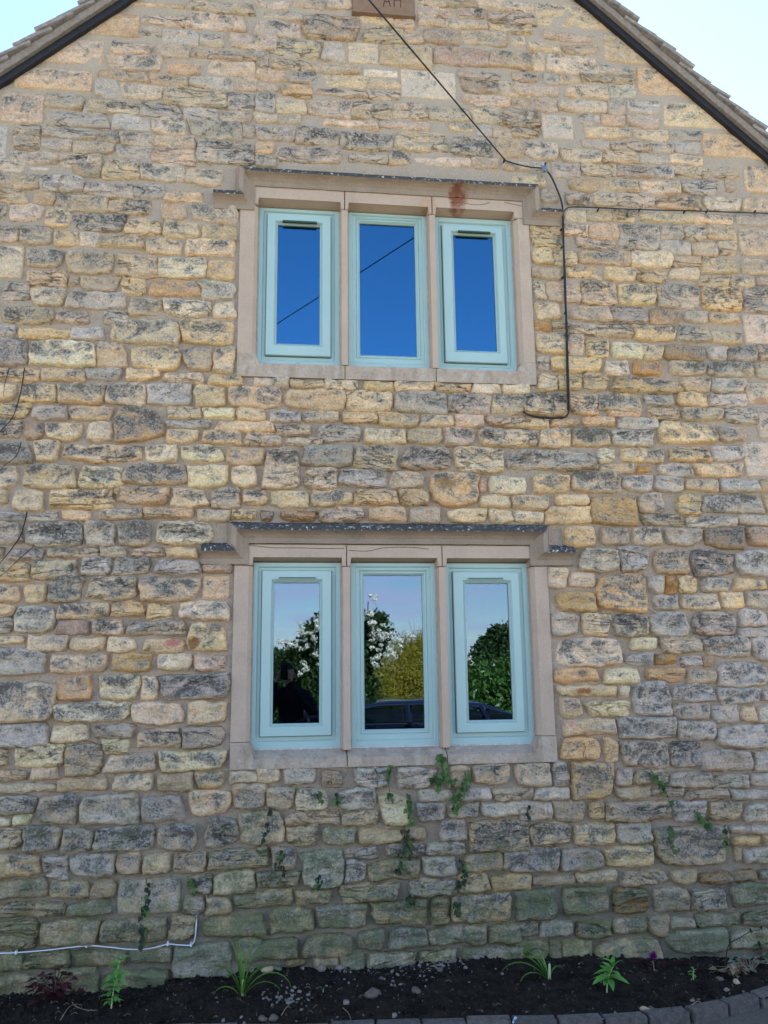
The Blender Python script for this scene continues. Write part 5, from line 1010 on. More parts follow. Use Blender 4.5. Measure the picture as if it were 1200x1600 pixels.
ivy([(1018, 1205), (1030, 1222), (1042, 1245), (1047, 1268)], 17, 'greenest ivy strand on the right side of the wall', seed=10, spread=.013, sc=.9)
ivy([(1047, 1290), (1046, 1315), (1052, 1332)], 11, 'ivy strand trailing over the large buff block at the right', seed=11, spread=.012, sc=.85)
ivy([(1088, 1274), (1100, 1284), (1107, 1290)], 10, 'small ivy sprig above the large buff block', seed=12, spread=.016)
ivy([(1130, 1290), (1131, 1306), (1133, 1324)], 9, 'blackened ivy strand at the right end of the large buff block', True, seed=13, spread=.009)
ivy([(826, 1258), (824, 1270), (827, 1280)], 5, 'tiny dark ivy twig below the right end of the sill', True, seed=14, spread=.008)
ivy([(714, 1412), (716, 1424)], 9, 'dark ivy tuft on a broad pale block low on the wall', True, seed=15, spread=.014)
ivy([(497, 1370), (498, 1384)], 9, 'dark green ivy tuft low on a blue-grey block', True, seed=16, spread=.014)
ivy([(228, 1372), (232, 1400), (224, 1425), (222, 1450), (219, 1478)], 26, 'long dark ivy strand reaching down to the white cable', True, seed=17, spread=.013)
ivy([(300, 1372), (304, 1392)], 8, 'pale ivy scrap above the end of the white cable', seed=18, spread=.012, sc=.8)
ivy([(441, 1330), (437, 1350), (444, 1368)], 10, 'blackish ivy remains on a dark square stone', True, seed=19, spread=.02)
ivy([(421, 1262), (419, 1290), (412, 1310)], 8, 'sparse dark ivy remains on a mossy block', True, seed=20, spread=.013)
ivy([(640, 1398), (642, 1408)], 6, 'little black ivy tuft between two courses', True, seed=21, spread=.01)
ivy([(822, 1475), (826, 1486)], 5, 'small ivy leaf cluster low behind the leaning strap leaves', seed=22, spread=.01, sc=.8)
ivy([(38, 575), (33, 610), (22, 650), (2, 672), (-15, 690)], 0, 'dead creeper stem curving to the left edge beside the upper window level', seed=23, stem=.0035, name='creeper_stem')
ivy([(14, 575), (8, 600), (6, 620)], 0, 'short dead creeper stem nearest the left edge', seed=24, stem=.002, name='creeper_stem')
ivy([(33, 690), (26, 712), (8, 728), (-10, 745)], 0, 'dead creeper stem lower down the left edge', seed=27, stem=.0025, name='creeper_stem')
ivy([(42, 800), (33, 835), (16, 862), (-5, 885)], 0, 'thick dead creeper stem left of the lower hood', seed=25, stem=.004, name='creeper_stem')
ivy([(54, 852), (32, 872), (12, 892), (-6, 905)], 0, 'lower dead creeper stem crossing a pale stone at the left edge', seed=26, stem=.0025, name='creeper_stem')
# ---------------------------------------------------------------- cables
M_BLK = simple('black_cable_sheath', (.012, .012, .013), .5, .4, .1); M_WHT = simple('white_cable_sheath', (.72, .74, .78), .45, .4, .04); M_BLUE = simple('blue_grey_tie', (.16, .22, .32), .5, .4, .1)
P0 = wp(790, 251, -.03); P0 = np.array([P0[0], -.03, P0[1]])
dv_ = np.array([-.75, -1.0, -.10]); LEN = 9.2; pole_top = P0+dv_*LEN
over = [P0+dv_*LEN*t+np.array([0, 0, -.10*4*t*(1-t)*0.35]) for t in np.linspace(1, 0, 40)]
def wpt(px, py, y=-.03): a, b = wp(px, py, y); return (a, y, b)
tail = smooth_path([tuple(over[-1]), wpt(805, 256), wpt(828, 261, -.04), wpt(848, 262.5, -.05)], 6)
oc = empty('overhead_cable', tuple(P0), label='thin black overhead cable running diagonally down to the wall bracket', cat='cable')
MB().tube([tuple(p) for p in over[:-1]]+tail, .0042, 6).build('cable_sheath', M_BLK, oc, smooth=True)
MB().tube([tuple(P0+np.array([-.006, .004, .012])), tuple(P0+np.array([-.006, .03, -.012]))], .006, 5).build('clip', M_BLK, oc)
bk = empty('cable_bracket', wpt(851, 262), label='small blue-grey hook and tie fixing the cable above the upper hood', cat='bracket')
MB().tube([wpt(851, 268, .0), wpt(851, 262, -.05), wpt(853, 254, -.055)], .006, 6).build('hook', M_BLK, bk)
for k in range(4): MB().tube([wpt(845+k*3, 257+k, -.055-.004*k), wpt(849+k*2, 265, -.065), wpt(855-k, 269-k, -.055)], .0042, 5).build('tie', M_BLUE, bk)
wc = empty('wall_cable', wpt(889, 650), label='black cable clipped down the wall and turning left below the upper window', cat='cable')
c1 = smooth_path([wpt(851, 264, -.05), wpt(860, 274, -.045), wpt(870, 295, -.04), wpt(878, 318, -.034), wpt(880, 345), wpt(881, 390), wpt(883, 433), wpt(884, 470), wpt(886, 520), wpt(887.5, 575), wpt(889, 630), wpt(888, 645), wpt(882, 652), wpt(866, 653), wpt(845, 652), wpt(828, 649), wpt(817, 643)], 6)
MB().tube(c1, .0054, 7).build('cable_sheath', M_BLK, wc, smooth=True)
MB().tube(smooth_path([wpt(828, 650, -.036), wpt(820, 645, -.04), wpt(819, 636, -.045)], 4), .003, 5).build('cable_end', M_BLK, wc)
bc = empty('branch_cable', wpt(1200, 332), label='black cable branching right along the wall to the edge', cat='cable')
c2_ = smooth_path([wpt(1700, 341), wpt(1450, 338), wpt(1200, 333.2), wpt(1100, 330), wpt(1000, 327.5), wpt(930, 324.5), wpt(895, 323.5), wpt(885, 326), wpt(879.5, 334, -.036), wpt(879, 350, -.038), wpt(881.5, 433, -.037), wpt(884.5, 520, -.037), wpt(886, 600, -.037), wpt(887, 640, -.037)], 6)
MB().tube(c2_, .0040, 6).build('cable_sheath', M_BLK, bc, smooth=True)
cl = MB().box(-.0065, .0065, -.007, .020, -.0035, .0035, .002).build('clip', M_BLK, wc, origin=(0, 0, 0)).data
bpy.data.objects.remove([o for o in bpy.data.objects if o.data is cl][0])
for (px, py) in [(877.5, 358), (878, 386), (880, 433), (884, 488), (885.5, 505), (886, 525), (887, 552), (887.5, 578), (888, 615), (850, 652.5), (878, 653)]:
    o = bpy.data.objects.new('clip', cl); p = wpt(px, py, -.036); link(o, p, wc)
    if px in (850, 878): o.rotation_euler.y = 1.57
for px in (935, 1000, 1070, 1105, 1180): o = bpy.data.objects.new('clip', cl); link(o, wpt(px, 327 if px < 1050 else 330, -.03), bc); o.rotation_euler.y = 1.57
wh = empty('white_cable', wpt(306, 1430, -.02), label='white cable clipped low on the mossy courses at the left', cat='cable')
MB().tube(smooth_path([wpt(-350, 1496), wpt(-120, 1492), wpt(0, 1489.5), (wpt(25, 1488.5)), wpt(70, 1485), wpt(135, 1478), wpt(170, 1480), wpt(205, 1483.5), wpt(235, 1482), wpt(262, 1475.5), wpt(280, 1476.5), wpt(298, 1476.5), wpt(304, 1468), wpt(306.5, 1448), wpt(307, 1428, -.0)], 6), .0030, 6).build('cable_sheath', M_WHT, wh, smooth=True)
for px, py in ((25, 1488), (135, 1477.5), (262, 1474.5), (298.5, 1476)): MB().box(*[q for pr in zip((wpt(px-1.5, py+3)[0], -.036, wpt(px, py+3)[2]), (wpt(px+1.5, py-3)[0], -.012, wpt(px, py-3)[2])) for q in pr], .001).build('clip', M_WHT, wh)
a, b, u, t = quadpx(299, 1423, 312, 1429, -.02); MB().box(a, b, -.022, .01, u, t, .003).build('patch', M_PEBW, house)
pl = empty('utility_pole', (pole_top[0], pole_top[1], -.01), label='brown timber pole in the garden carrying the overhead cable', cat='pole')
MB().tube([(pole_top[0], pole_top[1]-.1, -.02), (pole_top[0], pole_top[1]-.1, pole_top[2]+.6)], .11, 12, taper=.085).build('pole', simple('creosoted_timber', (.10, .07, .05), .9, .2, .3, 12, .4), pl, smooth=True)
MB().tube([(pole_top[0], pole_top[1]-.1, pole_top[2]), tuple(pole_top)], .02, 6).build('hook', M_BLK, pl)
# small dark marks: hanging debris on the wall
# straw and root fibres strewn over the compost
sm = MB(); r5 = random.Random(77)
for i in range(150):
    x = r5.uniform(-1.4, 2.6); yk = float(np.interp(x, KP[:100, 0], KP[:100, 1])); y = r5.uniform(.05, .95)*yk; a = r5.uniform(0, 6.28); L = r5.uniform(.008, .035)
    q = [(x+math.cos(a)*L*t, y+math.sin(a)*L*t+.004*math.sin(t*3), float(soil_z(x, y))+.008+.006*math.sin(t*3.1)) for t in (0, .5, 1)]
    sm.tube(q, .0009, 3)
sm.build('straw_litter', simple('straw_fibre', (.26, .20, .13), .9, .1), label='loose straw bits and root fibres strewn over the soil', cat='litter', kind='stuff')
# ---------------------------------------------------------------- the garden behind the photographer, seen in the panes
def leafmass(name, centres, n, L, W, mat, parent, seed, shell=.55, flat=(1, 1, 1)):
    """n leaf-sized faces spread through ellipsoid clumps [(x,y,z,rx,ry,rz)]"""
    r = np.random.default_rng(seed); C_ = np.array(centres, float); vol = (C_[:, 3]*C_[:, 4]*C_[:, 5])**(2/3); k = r.choice(len(C_), n, p=vol/vol.sum())
    d = r.normal(size=(n, 3)); d /= np.linalg.norm(d, axis=1)[:, None]; q = shell+(1-shell)*r.random(n)**.5; q = q*(1+.22*r.normal(size=n)*.6)
    P = C_[k, :3]+d*q[:, None]*C_[k, 3:]; P[:, 2] = np.maximum(P[:, 2], .02)
    a = r.normal(size=(n, 3)); a[:, 2] -= .3; a /= np.linalg.norm(a, axis=1)[:, None]; nn_ = d+.8*r.normal(size=(n, 3)); s = np.cross(a, nn_); s /= np.linalg.norm(s, axis=1)[:, None]+1e-9
    sc = r.uniform(.6, 1.2, n)[:, None]; m_ = np.cross(s, a)
    V = np.stack([P, P+a*L*.5*sc+s*W*.5*sc+m_*W*.12, P+a*L*sc, P+a*L*.5*sc-s*W*.5*sc+m_*W*.12], 1).reshape(-1, 3)
    F_ = np.arange(n*4).reshape(n, 4)
    return mesh(name, V, F_, mat, parent)
def lumpy(c, R_, n, seed, s=.42):
    """clumps on the surface of a big ellipsoid, so that the outline is uneven"""
    r = np.random.default_rng(seed); out = [(c[0], c[1], c[2], R_[0]*.72, R_[1]*.72, R_[2]*.72)]
    for i in range(n):
        d = r.normal(size=3); d /= np.linalg.norm(d); q = r.uniform(.65, .95); k = s*r.uniform(.6, 1.2)
        out.append((c[0]+d[0]*R_[0]*q, c[1]+d[1]*R_[1]*q, c[2]+d[2]*R_[2]*q, R_[0]*k, R_[1]*k, R_[2]*k))
    return out
M_LW = leafmat('shrub_leaf', (.018, .045, .010), (.075, .14, .028), .35); M_LY = leafmat('golden_leaf', (.26, .23, .02), (.52, .42, .05), .35); M_LL = leafmat('laurel_leaf', (.045, .11, .02), (.11, .22, .04), .3, .4)
M_LT = leafmat('tree_leaf', (.018, .038, .010), (.04, .075, .018), .25); M_BL = simple('cream_blossom', (.80, .74, .60), .7, .2, .1); M_BARK = simple('grey_bark', (.10, .08, .06), .95, .1, .3, 14, .6)
def trunk(base, top, r0, parent, r1=None, name='trunk'):
    b = np.array(base); t = np.array(top); m_ = (b+t)/2+np.array([.05, .03, 0])
    MB().tube(smooth_path([b, m_, t], 5), r0, 8, taper=r1 or r0*.5).build(name, M_BARK, parent, smooth=True)
def blossoms(pts, rad, parent, seed, petals=30):
    r = np.random.default_rng(seed)
    for p in pts:
        n = petals; d = r.normal(size=(n, 3)); d /= np.linalg.norm(d, axis=1)[:, None]; q = rad*r.uniform(.35, 1.05, n)[:, None]; c = np.array(p)+d*q*np.array([1, 1, .8])
        a = r.normal(size=(n, 3)); a /= np.linalg.norm(a, axis=1)[:, None]; s = np.cross(a, d); s /= np.linalg.norm(s, axis=1)[:, None]+1e-9; L = .026
        V = np.stack([c-a*L*.5, c+s*L*.45, c+a*L*.5, c-s*L*.45], 1).reshape(-1, 3)
        mesh('blossom', V, np.arange(n*4).reshape(n, 4), M_BL, parent)
# white flowering shrub
path = 11.6
cx, cy, cz = mp(560, 1050, path); ctr = mp(548, 1040, path)
sh = empty('flowering_shrub', (ctr[0], ctr[1], 0), label='large dark leaved shrub covered in cream blossom, mirrored in the lower panes', cat='shrub')
cl_ = []
for (px, py, rp_) in [(548, 1010, 44), (500, 1010, 34), (470, 1050, 36), (580, 990, 34), (562, 1030, 30), (530, 1080, 60), (470, 1110, 52), (565, 1075, 24), (510, 975, 22), (495, 990, 22), (590, 970, 16), (460, 1015, 16)]:
    p = mp(px, py, path); q = rp_*path/F_PX; cl_.append((p[0], p[1], p[2], q, q*.9, q))
leafmass('foliage', cl_, 22000, .065, .034, M_LW, sh, 1, .5)
bp = []
rb = random.Random(2)
for (px, py, n, s) in [(575, 937, 3, 5), (480, 985, 14, 16), (500, 972, 8, 8), (447, 1005, 7, 6), (575, 975, 12, 10), (590, 995, 22, 16), (625, 1000, 12, 9), (585, 1030, 9, 12), (605, 1022, 8, 10), (490, 1010, 8, 12), (476, 1048, 6, 9), (640, 998, 4, 4), (497, 1030, 5, 8), (540, 1000, 16, 18), (572, 960, 4, 4)]:
    for i in range(n): 
        p = mp(px+rb.gauss(0, s*.7), py+rb.gauss(0, s*.7), path); bp.append((p[0], p[1]+.30+rb.uniform(-.1, .2), p[2]))
blossoms(bp, .046, sh, 3)
for k in range(4): trunk((ctr[0]+.1*k-.15, ctr[1]-.05*k, -.02), (cl_[k][0], cl_[k][1], cl_[k][2]), .03, sh, .012, 'stem')
MB().tube([mp(578, 1000, path), mp(574, 965, path), mp(575, 940, path)], .008, 5).build('stem', M_BARK, sh)
# golden shrub
path2 = 13.6; gctr = mp(640, 1060, path2)
gs = empty('golden_shrub', (gctr[0], gctr[1], 0), label='yellow-green feathery shrub lit by the sun, mirrored behind the car roof', cat='shrub')
cl_ = []
for (px, py, rp_) in [(625, 1045, 42), (660, 1040, 42), (600, 1080, 46), (650, 1085, 52), (690, 1070, 42), (640, 1015, 26), (665, 1005, 22), (692, 1035, 24)]:
    p = mp(px, py, path2); q = rp_*path2/F_PX; cl_.append((p[0], p[1], p[2], q, q*.8, q))
leafmass('foliage', cl_, 30000, .055, .014, M_LY, gs, 4, .45); trunk((gctr[0], gctr[1], -.02), (gctr[0], gctr[1], gctr[2]), .05, gs)
for k, (px, py) in enumerate([(640, 968), (655, 985), (628, 980), (648, 972)]):
    MB().tube([mp(645, 1010, path2), mp((645+px)/2+3, (1010+py)/2, path2), mp(px, py, path2)], .007, 4, taper=.003).build('stem', M_TWIG, gs)
# laurel hedge
p_a = mp(700, 1050, 12.6); p_b = mp(1010, 1050, 12.6); hd_ = empty('laurel_hedge', ((p_a[0]+p_b[0])/2, p_a[1], 0), label='glossy green laurel hedge mirrored in the lower right pane', cat='hedge')
cl_ = []; rb = random.Random(5)
for i in range(22):
    f = i/21; x = p_a[0]+(p_b[0]-p_a[0])*f
    for z_, q in ((.35, .5), (.95, .45), (1.38+rb.uniform(-.08, .12), .34)): cl_.append((x+rb.uniform(-.1, .1), p_a[1]+rb.uniform(-.1, .1), z_, .34, q, q))
leafmass('foliage', cl_, 24000, .095, .040, M_LL, hd_, 6, .6); trunk((p_a[0]+.8, p_a[1], -.02), (p_a[0]+.8, p_a[1], 1.2), .05, hd_)
# round dark tree behind the laurel, and lower trees along the skyline
def tree(px, py, rpx, path, label, seed, n=9000, base=None, L=.16, ry=.8):
    c = mp(px, py, path); q = rpx*path/F_PX; t = empty('garden_tree', (c[0], c[1], 0), label=label, cat='tree')
    leafmass('crown', lumpy(c, (q, q, q*ry), 26, seed, .34), n, L, L*.6, M_LT, t, seed, .6); trunk((c[0], c[1], -.02), (c[0], c[1], c[2]), q*.07, t)
    for k in range(3): trunk((c[0], c[1], c[2]*.6), (c[0]+q*.5*math.cos(k*2.1), c[1]+q*.4*math.sin(k*2.1), c[2]+q*.35), q*.035, t, q*.012, 'limb')
tree(782, 1032, 52, 27, 'round dark oak mirrored above the laurel hedge', 11, 15000, ry=1.0); tree(840, 1050, 50, 29, 'dark tree to the side of the round oak', 12, 6000); tree(720, 1062, 30, 30, 'lower tree on the other side of the round oak', 16, 5000)
tree(432, 1040, 34, 24, 'dark tree at the edge of the lower left pane', 13, 7000); tree(400, 1050, 50, 25, 'broad tree further along the left skyline', 14, 6000); tree(655, 1030, 34, 32, 'distant tree between the golden shrub and the oak', 15, 6000)
# field hedge closing the garden
ha, hb = mp(-1100, 1050, 21), mp(2300, 1050, 21); fh = empty('field_hedge', ((ha[0]+hb[0])/2, ha[1], 0), label='long dark field hedge closing the garden at the back', cat='hedge')
cl_ = [(ha[0]+(hb[0]-ha[0])*i/110, ha[1]+rb.uniform(-.2, .2), z_, .55, .6, .62) for i in range(111) for z_ in (.5, 1.25+rb.uniform(-.2, .2))]
leafmass('foliage', cl_, 46000, .13, .08, M_LT, fh, 8, .7)
trunk((0, ha[1], -.02), (0, ha[1], 1.2), .06, fh)
# ---------------------------------------------------------------- parked car
cpos = mp(582, 1100, 10.0); CX, CY = cpos[0], cpos[1]; roofz = mp(650, 1091, 10.0)[2]
car = empty('parked_car', (CX, CY, 0), label='dark navy blue hatchback parked side-on, its roof mirrored in the lower panes', cat='car')
def car_glass():
    g = G('tinted_car_glass'); g.out((.010, .014, .018), .03, None, .8, Coat_Weight=1.0); nt_ = g.nt
    t = nt_.nodes.new('ShaderNodeBsdfTransparent'); t.inputs[0].default_value = (.55, .62, .60, 1); mx = nt_.nodes.new('ShaderNodeMixShader'); mx.inputs[0].default_value = .72
    nt_.links.new(g.b.outputs[0], mx.inputs[1]); nt_.links.new(t.outputs[0], mx.inputs[2]); nt_.links.new(mx.outputs[0], nt_.nodes['Material Output'].inputs[0]); return g.m
g = G('navy_car_paint'); M_PAINT = g.out((.010, .014, .032), .22, None, .6, Coat_Weight=1.0, Coat_Roughness=.04, Metallic=.3)
M_TYRE = simple('tyre_rubber', (.02, .02, .02), .85, .2); M_RIM = simple('alloy_rim', (.45, .46, .48), .3, .5, .03, Metallic=.9); M_CGL = car_glass(); M_CHR = simple('chrome_strip', (.6, .6, .62), .15, .5, .02, Metallic=1.0); M_HL = simple('headlamp_lens', (.7, .72, .75), .1, .6, .03); M_RL = simple('red_tail_lens', (.35, .01, .01), .2, .6, .05)
H = roofz
# stations along the length: x, bottom, belt height, half width; greenhouse separately
st_ = [(-2.05, .34, .62, .70), (-1.95, .24, .74, .78), (-1.5, .20, .84, .85), (-.9, .18, .93, .88), (0, .18, .96, .88), (.9, .18, .98, .88), (1.6, .22, .98, .86), (1.9, .28, .92, .80), (2.0, .40, .70, .74)]
sec = [(0, 0), (.85, 0), (.97, .12), (1.0, .45), (.985, .75), (.90, .97), (.70, 1.0), (0, 1.02)]
V, Fc = [], []; ns = 2*len(sec)-2
for (x, zb_, zt_, hw) in st_:
    half = [(hw*a, zb_+(zt_-zb_)*b) for a, b in sec]; ring = [(CX+x, CY+a, b) for a, b in half]+[(CX+x, CY-a, b) for a, b in half[-2:0:-1]]
    V += ring
for i in range(len(st_)-1):
    for k in range(ns): Fc.append((i*ns+k, i*ns+(k+1) % ns, (i+1)*ns+(k+1) % ns, (i+1)*ns+k))
Fc += [tuple(range(ns))[::-1], tuple((len(st_)-1)*ns+k for k in range(ns))]
body = mesh('body', V, Fc, M_PAINT, car, smooth=True)
# greenhouse: roof shell with pillars, glass set in between
gst = [(-1.02, .94, .80, 0), (-.45, H-.10, .66, 1), (.0, H-.015, .62, 1), (.6, H, .61, 1), (1.2, H-.035, .60, 1), (1.55, H-.16, .60, 1), (1.90, .97, .74, 0)]
roofp = [(x, z, w) for x, z, w, _ in gst]
V, Fc = [], []
for (x, z, w) in roofp:
    for a, dz in ((-1, -.05), (-.93, -.012), (-.6, .0), (0, .018), (.6, .0), (.93, -.012), (1, -.05)): V.append((CX+x, CY+w*a, z+dz))
for a in range(1, len(roofp)-2):
    for k in range(6): Fc.append((a*7+k, a*7+k+1, (a+1)*7+k+1, (a+1)*7+k))
roofo = mesh('roof', V, Fc, M_PAINT, car, smooth=True)
def quad(name, P, mat): 
    P = [np.array(p) for p in P]; n = np.cross(P[1]-P[0], P[2]-P[0]); n = n/np.linalg.norm(n)*.006
    V = [tuple(p) for p in P]+[tuple(p-n) for p in P]; k = len(P)
    return mesh(name, V, [tuple(range(k)), tuple(range(k, 2*k))[::-1]]+[(i, i+k, (i+1) % k+k, (i+1) % k) for i in range(k)], mat, car)
for s in (-1, 1):
    def sp(x, z): w = .86-(z-.96)/(H-.96)*.24; return (CX+x, CY+s*w, z)
    quad('side_window', [sp(-.80, .985), sp(.28, .985), sp(.28, H-.09), sp(-.12, H-.095), sp(-.42, H-.15)], M_CGL); quad('side_window', [sp(.36, .985), sp(1.15, .985), sp(1.10, H-.11), sp(.36, H-.09)], M_CGL)
    quad('quarter_window', [sp(1.24, .985), sp(1.62, .985), sp(1.40, H-.17), sp(1.20, H-.12)], M_CGL)
    for seg_ in ([(-1.0, .965), (-.45, H-.13)], [(.32, .965), (.32, H-.06)], [(1.195, .965), (1.15, H-.08)], [(1.78, .965), (1.48, H-.18)]):
        a, b = seg_; P1, P2 = np.array(sp(*a)), np.array(sp(*b)); MB().tube([P1, P2], .035, 6).build('pillar', M_PAINT, car)
    MB().tube([sp(-1.0, .965), sp(.3, .968), sp(1.72, .968)], .010, 5).build('trim', M_CHR, car)
    MB().tube([sp(-.46, H-.115), sp(.0, H-.055), sp(.6, H-.045), sp(1.15, H-.08), sp(1.48, H-.17)], .012, 5).build('roof_rail', M_CHR if s == 1 else M_CHR, car)
    for x in (-.55, .55): MB().box(CX+x+.35, CX+x+.52, CY+s*.885-.012, CY+s*.885+.012, .84, .865, .006).build('door_handle', M_PAINT, car)
    m_ = MB().box(CX-.80, CX-.62, CY+s*.96-.09, CY+s*.96+.09, .96, 1.08, .03).build('wing_mirror', M_PAINT, car)
    for x in (-1.32, 1.28):
        mb = MB(); n = 26; yy0, yy1 = CY+s*.70, CY+s*.895; prof_ = [(yy0, .22), (yy0, .31), (yy0+s*.03, .325), (yy1-s*.03, .325), (yy1, .31), (yy1, .215)]
        V = [(CX+x+rr_*math.cos(2*math.pi*k/n), y_, .325+rr_*math.sin(2*math.pi*k/n)) for y_, rr_ in prof_ for k in range(n)]; F_ = []
        for a in range(len(prof_)): 
            for k in range(n): F_.append((a*n+k, a*n+(k+1) % n, ((a+1) % 6)*n+(k+1) % n, ((a+1) % 6)*n+k))
        tw = mesh('wheel', V, F_, M_TYRE, car, smooth=True)
        rm_ = MB(); 
        for k in range(5):
            a = 2*math.pi*k/5; rm_.tube([(CX+x, yy1-s*.02, .325), (CX+x+.2*math.cos(a), yy1-s*.025, .325+.2*math.sin(a))], .026, 5)
        rm_.tube([(CX+x, yy1-s*.06, .325), (CX+x, yy1-s*.01, .325)], .05, 10)
        V = [(CX+x+q*math.cos(2*math.pi*k/n), yy1-s*d, .325+q*math.sin(2*math.pi*k/n)) for q, d in ((.19, .03), (.218, .01), (.218, .08), (.19, .08)) for k in range(n)]
        rm_.add(V, [(a*n+k, a*n+(k+1) % n, ((a+1) % 4)*n+(k+1) % n, ((a+1) % 4)*n+k) for a in range(4) for k in range(n)]); rm_.build('rim', M_RIM, tw)
    MB().box(CX-2.02, CX-1.80, CY+s*.60-.13, CY+s*.60+.13, .56, .70, .03).build('headlight', M_HL, car); MB().box(CX+1.86, CX+1.985, CY+s*.66-.09, CY+s*.66+.09, .60, .88, .02).build('tail_light', M_RL, car)
quad('windscreen', [(CX-.98, CY-.72, .965), (CX-.98, CY+.72, .965), (CX-.47, CY+.60, H-.125), (CX-.47, CY-.60, H-.125)], M_CGL); quad('rear_window', [(CX+1.86, CY+.66, .975), (CX+1.86, CY-.66, .975), (CX+1.53, CY-.54, H-.18), (CX+1.53, CY+.54, H-.18)], M_CGL)
# ---------------------------------------------------------------- the photographer, mirrored in the lower left pane
M_SKIN = simple('skin', (.42, .26, .19), .6, .3, .06); M_CLOTH = simple('dark_navy_jacket', (.012, .014, .022), .9, .15, .2, 60, .3); M_TROU = simple('black_trousers', (.010, .010, .012), .9, .15); M_HAIR = simple('dark_hair', (.02, .014, .010), .7, .3)
PX, PY = .08, -4.80
person = empty('person', (PX, PY, 0), label='person in dark clothes holding up a phone with both hands', cat='person')
def skinned(name, verts, edges, radii, mat, parent, root=0, sub=2):
    me = bpy.data.meshes.new(name); me.from_pydata([(float(x), float(y), float(z)) for x, y, z in verts], edges, [])
    ob = bpy.data.objects.new(name, me); COL.objects.link(ob)
    m1 = ob.modifiers.new('s', 'SKIN'); m1.use_smooth_shade = True; m2 = ob.modifiers.new('d', 'SUBSURF'); m2.levels = m2.render_levels = sub
    for i, rr_ in enumerate(radii):
        sv = me.skin_vertices[0].data[i]; sv.radius = (rr_, rr_) if not isinstance(rr_, tuple) else rr_; sv.use_root = (i == root)
    dg = bpy.context.evaluated_depsgraph_get(); dg.update(); ev = ob.evaluated_get(dg); m3 = bpy.data.meshes.new_from_object(ev)
    bpy.data.objects.remove(ob); m3.materials.clear(); m3.materials.append(mat)
    o = bpy.data.objects.new(name, m3); link(o, (0, 0, 0), parent) if parent is None else link(o, tuple(WORLD[parent]*0), parent); return o
X_, Y_ = PX, PY
bv = [(X_, Y_, .95), (X_, Y_+.01, 1.12), (X_, Y_, 1.28), (X_, Y_+.0, 1.42), (X_, Y_+.03, 1.50), (X_-.02, Y_+.05, 1.565),       # 0-5 pelvis..head base
      (X_-.09, Y_, .90), (X_-.11, Y_+.02, .50), (X_-.12, Y_-.01, .09), (X_-.13, Y_+.13, .045),                               # left leg 6-9
      (X_+.09, Y_, .90), (X_+.11, Y_+.02, .50), (X_+.12, Y_-.01, .09), (X_+.14, Y_+.13, .045),                               # right leg 10-13
      (X_-.17, Y_, 1.40), (X_-.25, Y_+.12, 1.17), (X_-.17, Y_+.32, 1.42),                                                    # left arm 14-16
      (X_+.17, Y_, 1.40), (X_+.25, Y_+.12, 1.17), (X_-.03, Y_+.32, 1.42)]                                                    # right arm 17-19
bv = [(x, y, z*.91 if k < 16 or k in (17, 18) else z) for k, (x, y, z) in enumerate(bv)]
be = [(0, 1), (1, 2), (2, 3), (3, 4), (4, 5), (0, 6), (6, 7), (7, 8), (8, 9), (0, 10), (10, 11), (11, 12), (12, 13), (3, 14), (14, 15), (15, 16), (3, 17), (17, 18), (18, 19)]
brd = [(.15, .11), (.14, .10), (.16, .11), (.14, .10), .055, .055, (.10, .10), .065, .045, .04, (.10, .10), .065, .045, .04, .065, .05, .035, .065, .05, .035]
body_ = skinned('body', bv, be, brd, M_CLOTH, person)
body_.data.materials.append(M_TROU)
for p in body_.data.polygons:
    if p.center.z < .87: p.material_index = 1
# head with face
hv = IV2.copy(); bm = bmesh.new(); bmesh.ops.create_uvsphere(bm, u_segments=24, v_segments=18, radius=1); HV = np.array([v.co[:] for v in bm.verts]); HF = [[v.index for v in f.verts] for f in bm.faces]; bm.free()
hc = np.array([X_-.045, Y_+.09, 1.505]); hx, hy, hz = HV.T
w = .074*(1-.22*np.clip(-hz-.1, 0, 1)); d_ = .095*(1-.1*np.clip(-hz, 0, 1))
Pz = np.stack([hx*w, hy*d_, hz*.118], 1)
nose = np.exp(-((hx/.16)**2+((hz+.12)/.22)**2))*(hy > 0); Pz[:, 1] += nose*.020
eye = (np.exp(-(((np.abs(hx)-.36)/.16)**2+((hz-.08)/.12)**2)))*(hy > 0); Pz[:, 1] -= eye*.010
mouth = np.exp(-((hx/.3)**2+((hz+.48)/.06)**2))*(hy > 0); Pz[:, 1] += mouth*.004
chin = np.exp(-((hx/.3)**2+((hz+.85)/.2)**2))*(hy > 0); Pz[:, 1] += chin*.012
head = mesh('head', Pz+hc, HF, M_SKIN, person, smooth=True)
for s in (-1, 1):
    mb = MB(); mb.v = [tuple(hc+np.array([s*.028, .083, .010])+v*.010) for v in IV]; mb.f = [tuple(f) for f in IF]; mb.build('eye', simple('eye_white', (.7, .7, .7), .3), head)
    mb = MB(); mb.v = [tuple(hc+np.array([s*.076, .0, -.005])+v*np.array([.010, .018, .030])) for v in IV2]; mb.f = [tuple(f) for f in IF2]; mb.build('ear', M_SKIN, head, smooth=True)
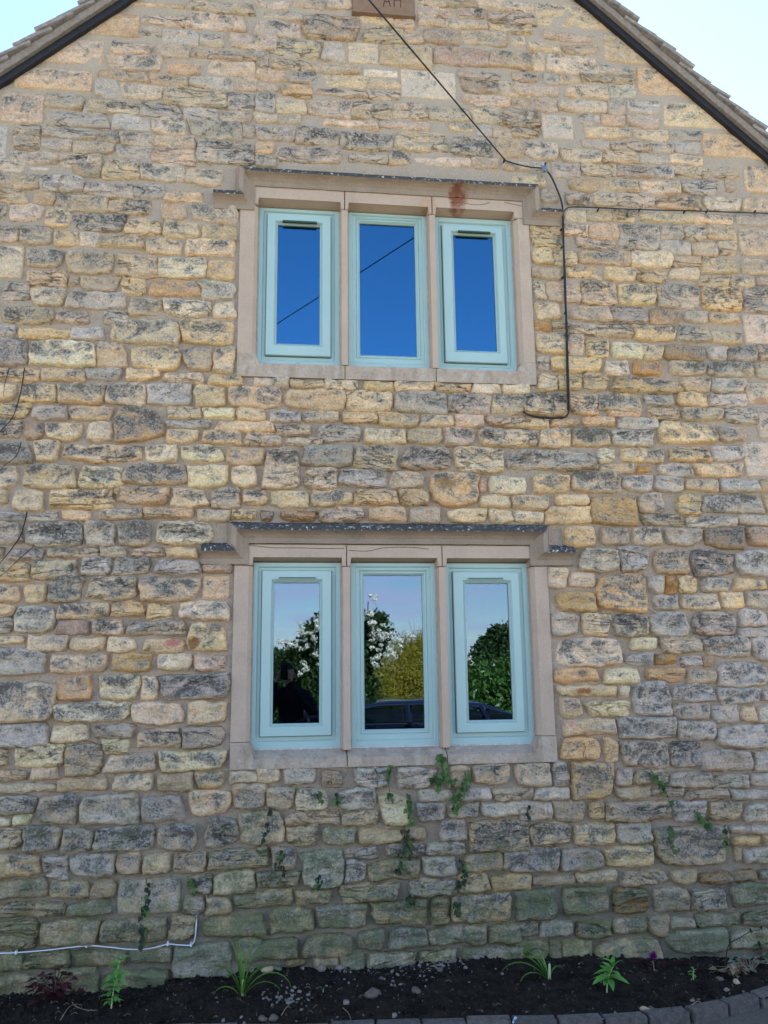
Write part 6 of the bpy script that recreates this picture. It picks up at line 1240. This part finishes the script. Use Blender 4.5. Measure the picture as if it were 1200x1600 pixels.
mb = MB(); mb.tube([tuple(hc+np.array([-.022, .094, -.056])), tuple(hc+np.array([0, .099, -.054])), tuple(hc+np.array([.022, .094, -.056]))], .004, 5); mb.build('mouth', simple('lips', (.35, .14, .12), .5), head)
keep_ = [f for f in HF if np.mean([HV[i][2] for i in f]) > .30 or (np.mean([HV[i][1] for i in f]) < -.05 and np.mean([HV[i][2] for i in f]) > -.55)]
mesh('hair', Pz*1.07+hc+np.array([0, -.004, .006]), keep_, M_HAIR, head, smooth=True)
# hands closed on the phone: a palm and five jointed fingers each
ph0 = np.array([.0, -4.42, 1.515])
for s, wr in ((-1, np.array([X_-.17, Y_+.32, 1.42])), (1, np.array([X_-.03, Y_+.32, 1.42]))):
    px_ = ph0[0]+s*.046; vs = [tuple(wr), (px_+s*.012, ph0[1]-.028, 1.455), (px_+s*.008, ph0[1]-.022, 1.49)]; ed = [(0, 1), (1, 2)]; rd = [.028, (.030, .016), (.030, .014)]
    for k, (z0, L) in enumerate(((1.515, .021), (1.498, .024), (1.480, .022), (1.463, .018))):
        b = len(vs); vs += [(px_+s*.012, ph0[1]-.012, z0), (px_+s*.010, ph0[1]+.010, z0+.002), (px_-s*L*.45, ph0[1]+.012, z0+.002)]; ed += [(2 if k < 2 else 1, b), (b, b+1), (b+1, b+2)]; rd += [.009, .0085, .0075]
    b = len(vs); vs += [(px_+s*.006, ph0[1]-.030, 1.475), (px_-s*.012, ph0[1]-.020, 1.492), (px_-s*.022, ph0[1]-.014, 1.500)]; ed += [(1, b), (b, b+1), (b+1, b+2)]; rd += [.012, .010, .009]
    skinned('hand', vs, ed, rd, M_SKIN, person, 1, 1)
ph = empty('phone', (0, -4.42, 1.44), label='black phone held upright in front of the face', cat='phone')
MB().box(-.038, .038, -4.424, -4.416, 1.445, 1.605, .003).build('phone_body', simple('black_phone_glass', (.008, .008, .010), .15, .6, .02), ph)
MB().box(-.016, .012, -4.4155, -4.4115, 1.545, 1.585, .002).build('camera_bump', simple('phone_lens_black', (.004, .004, .005), .1, .7, .02), ph)
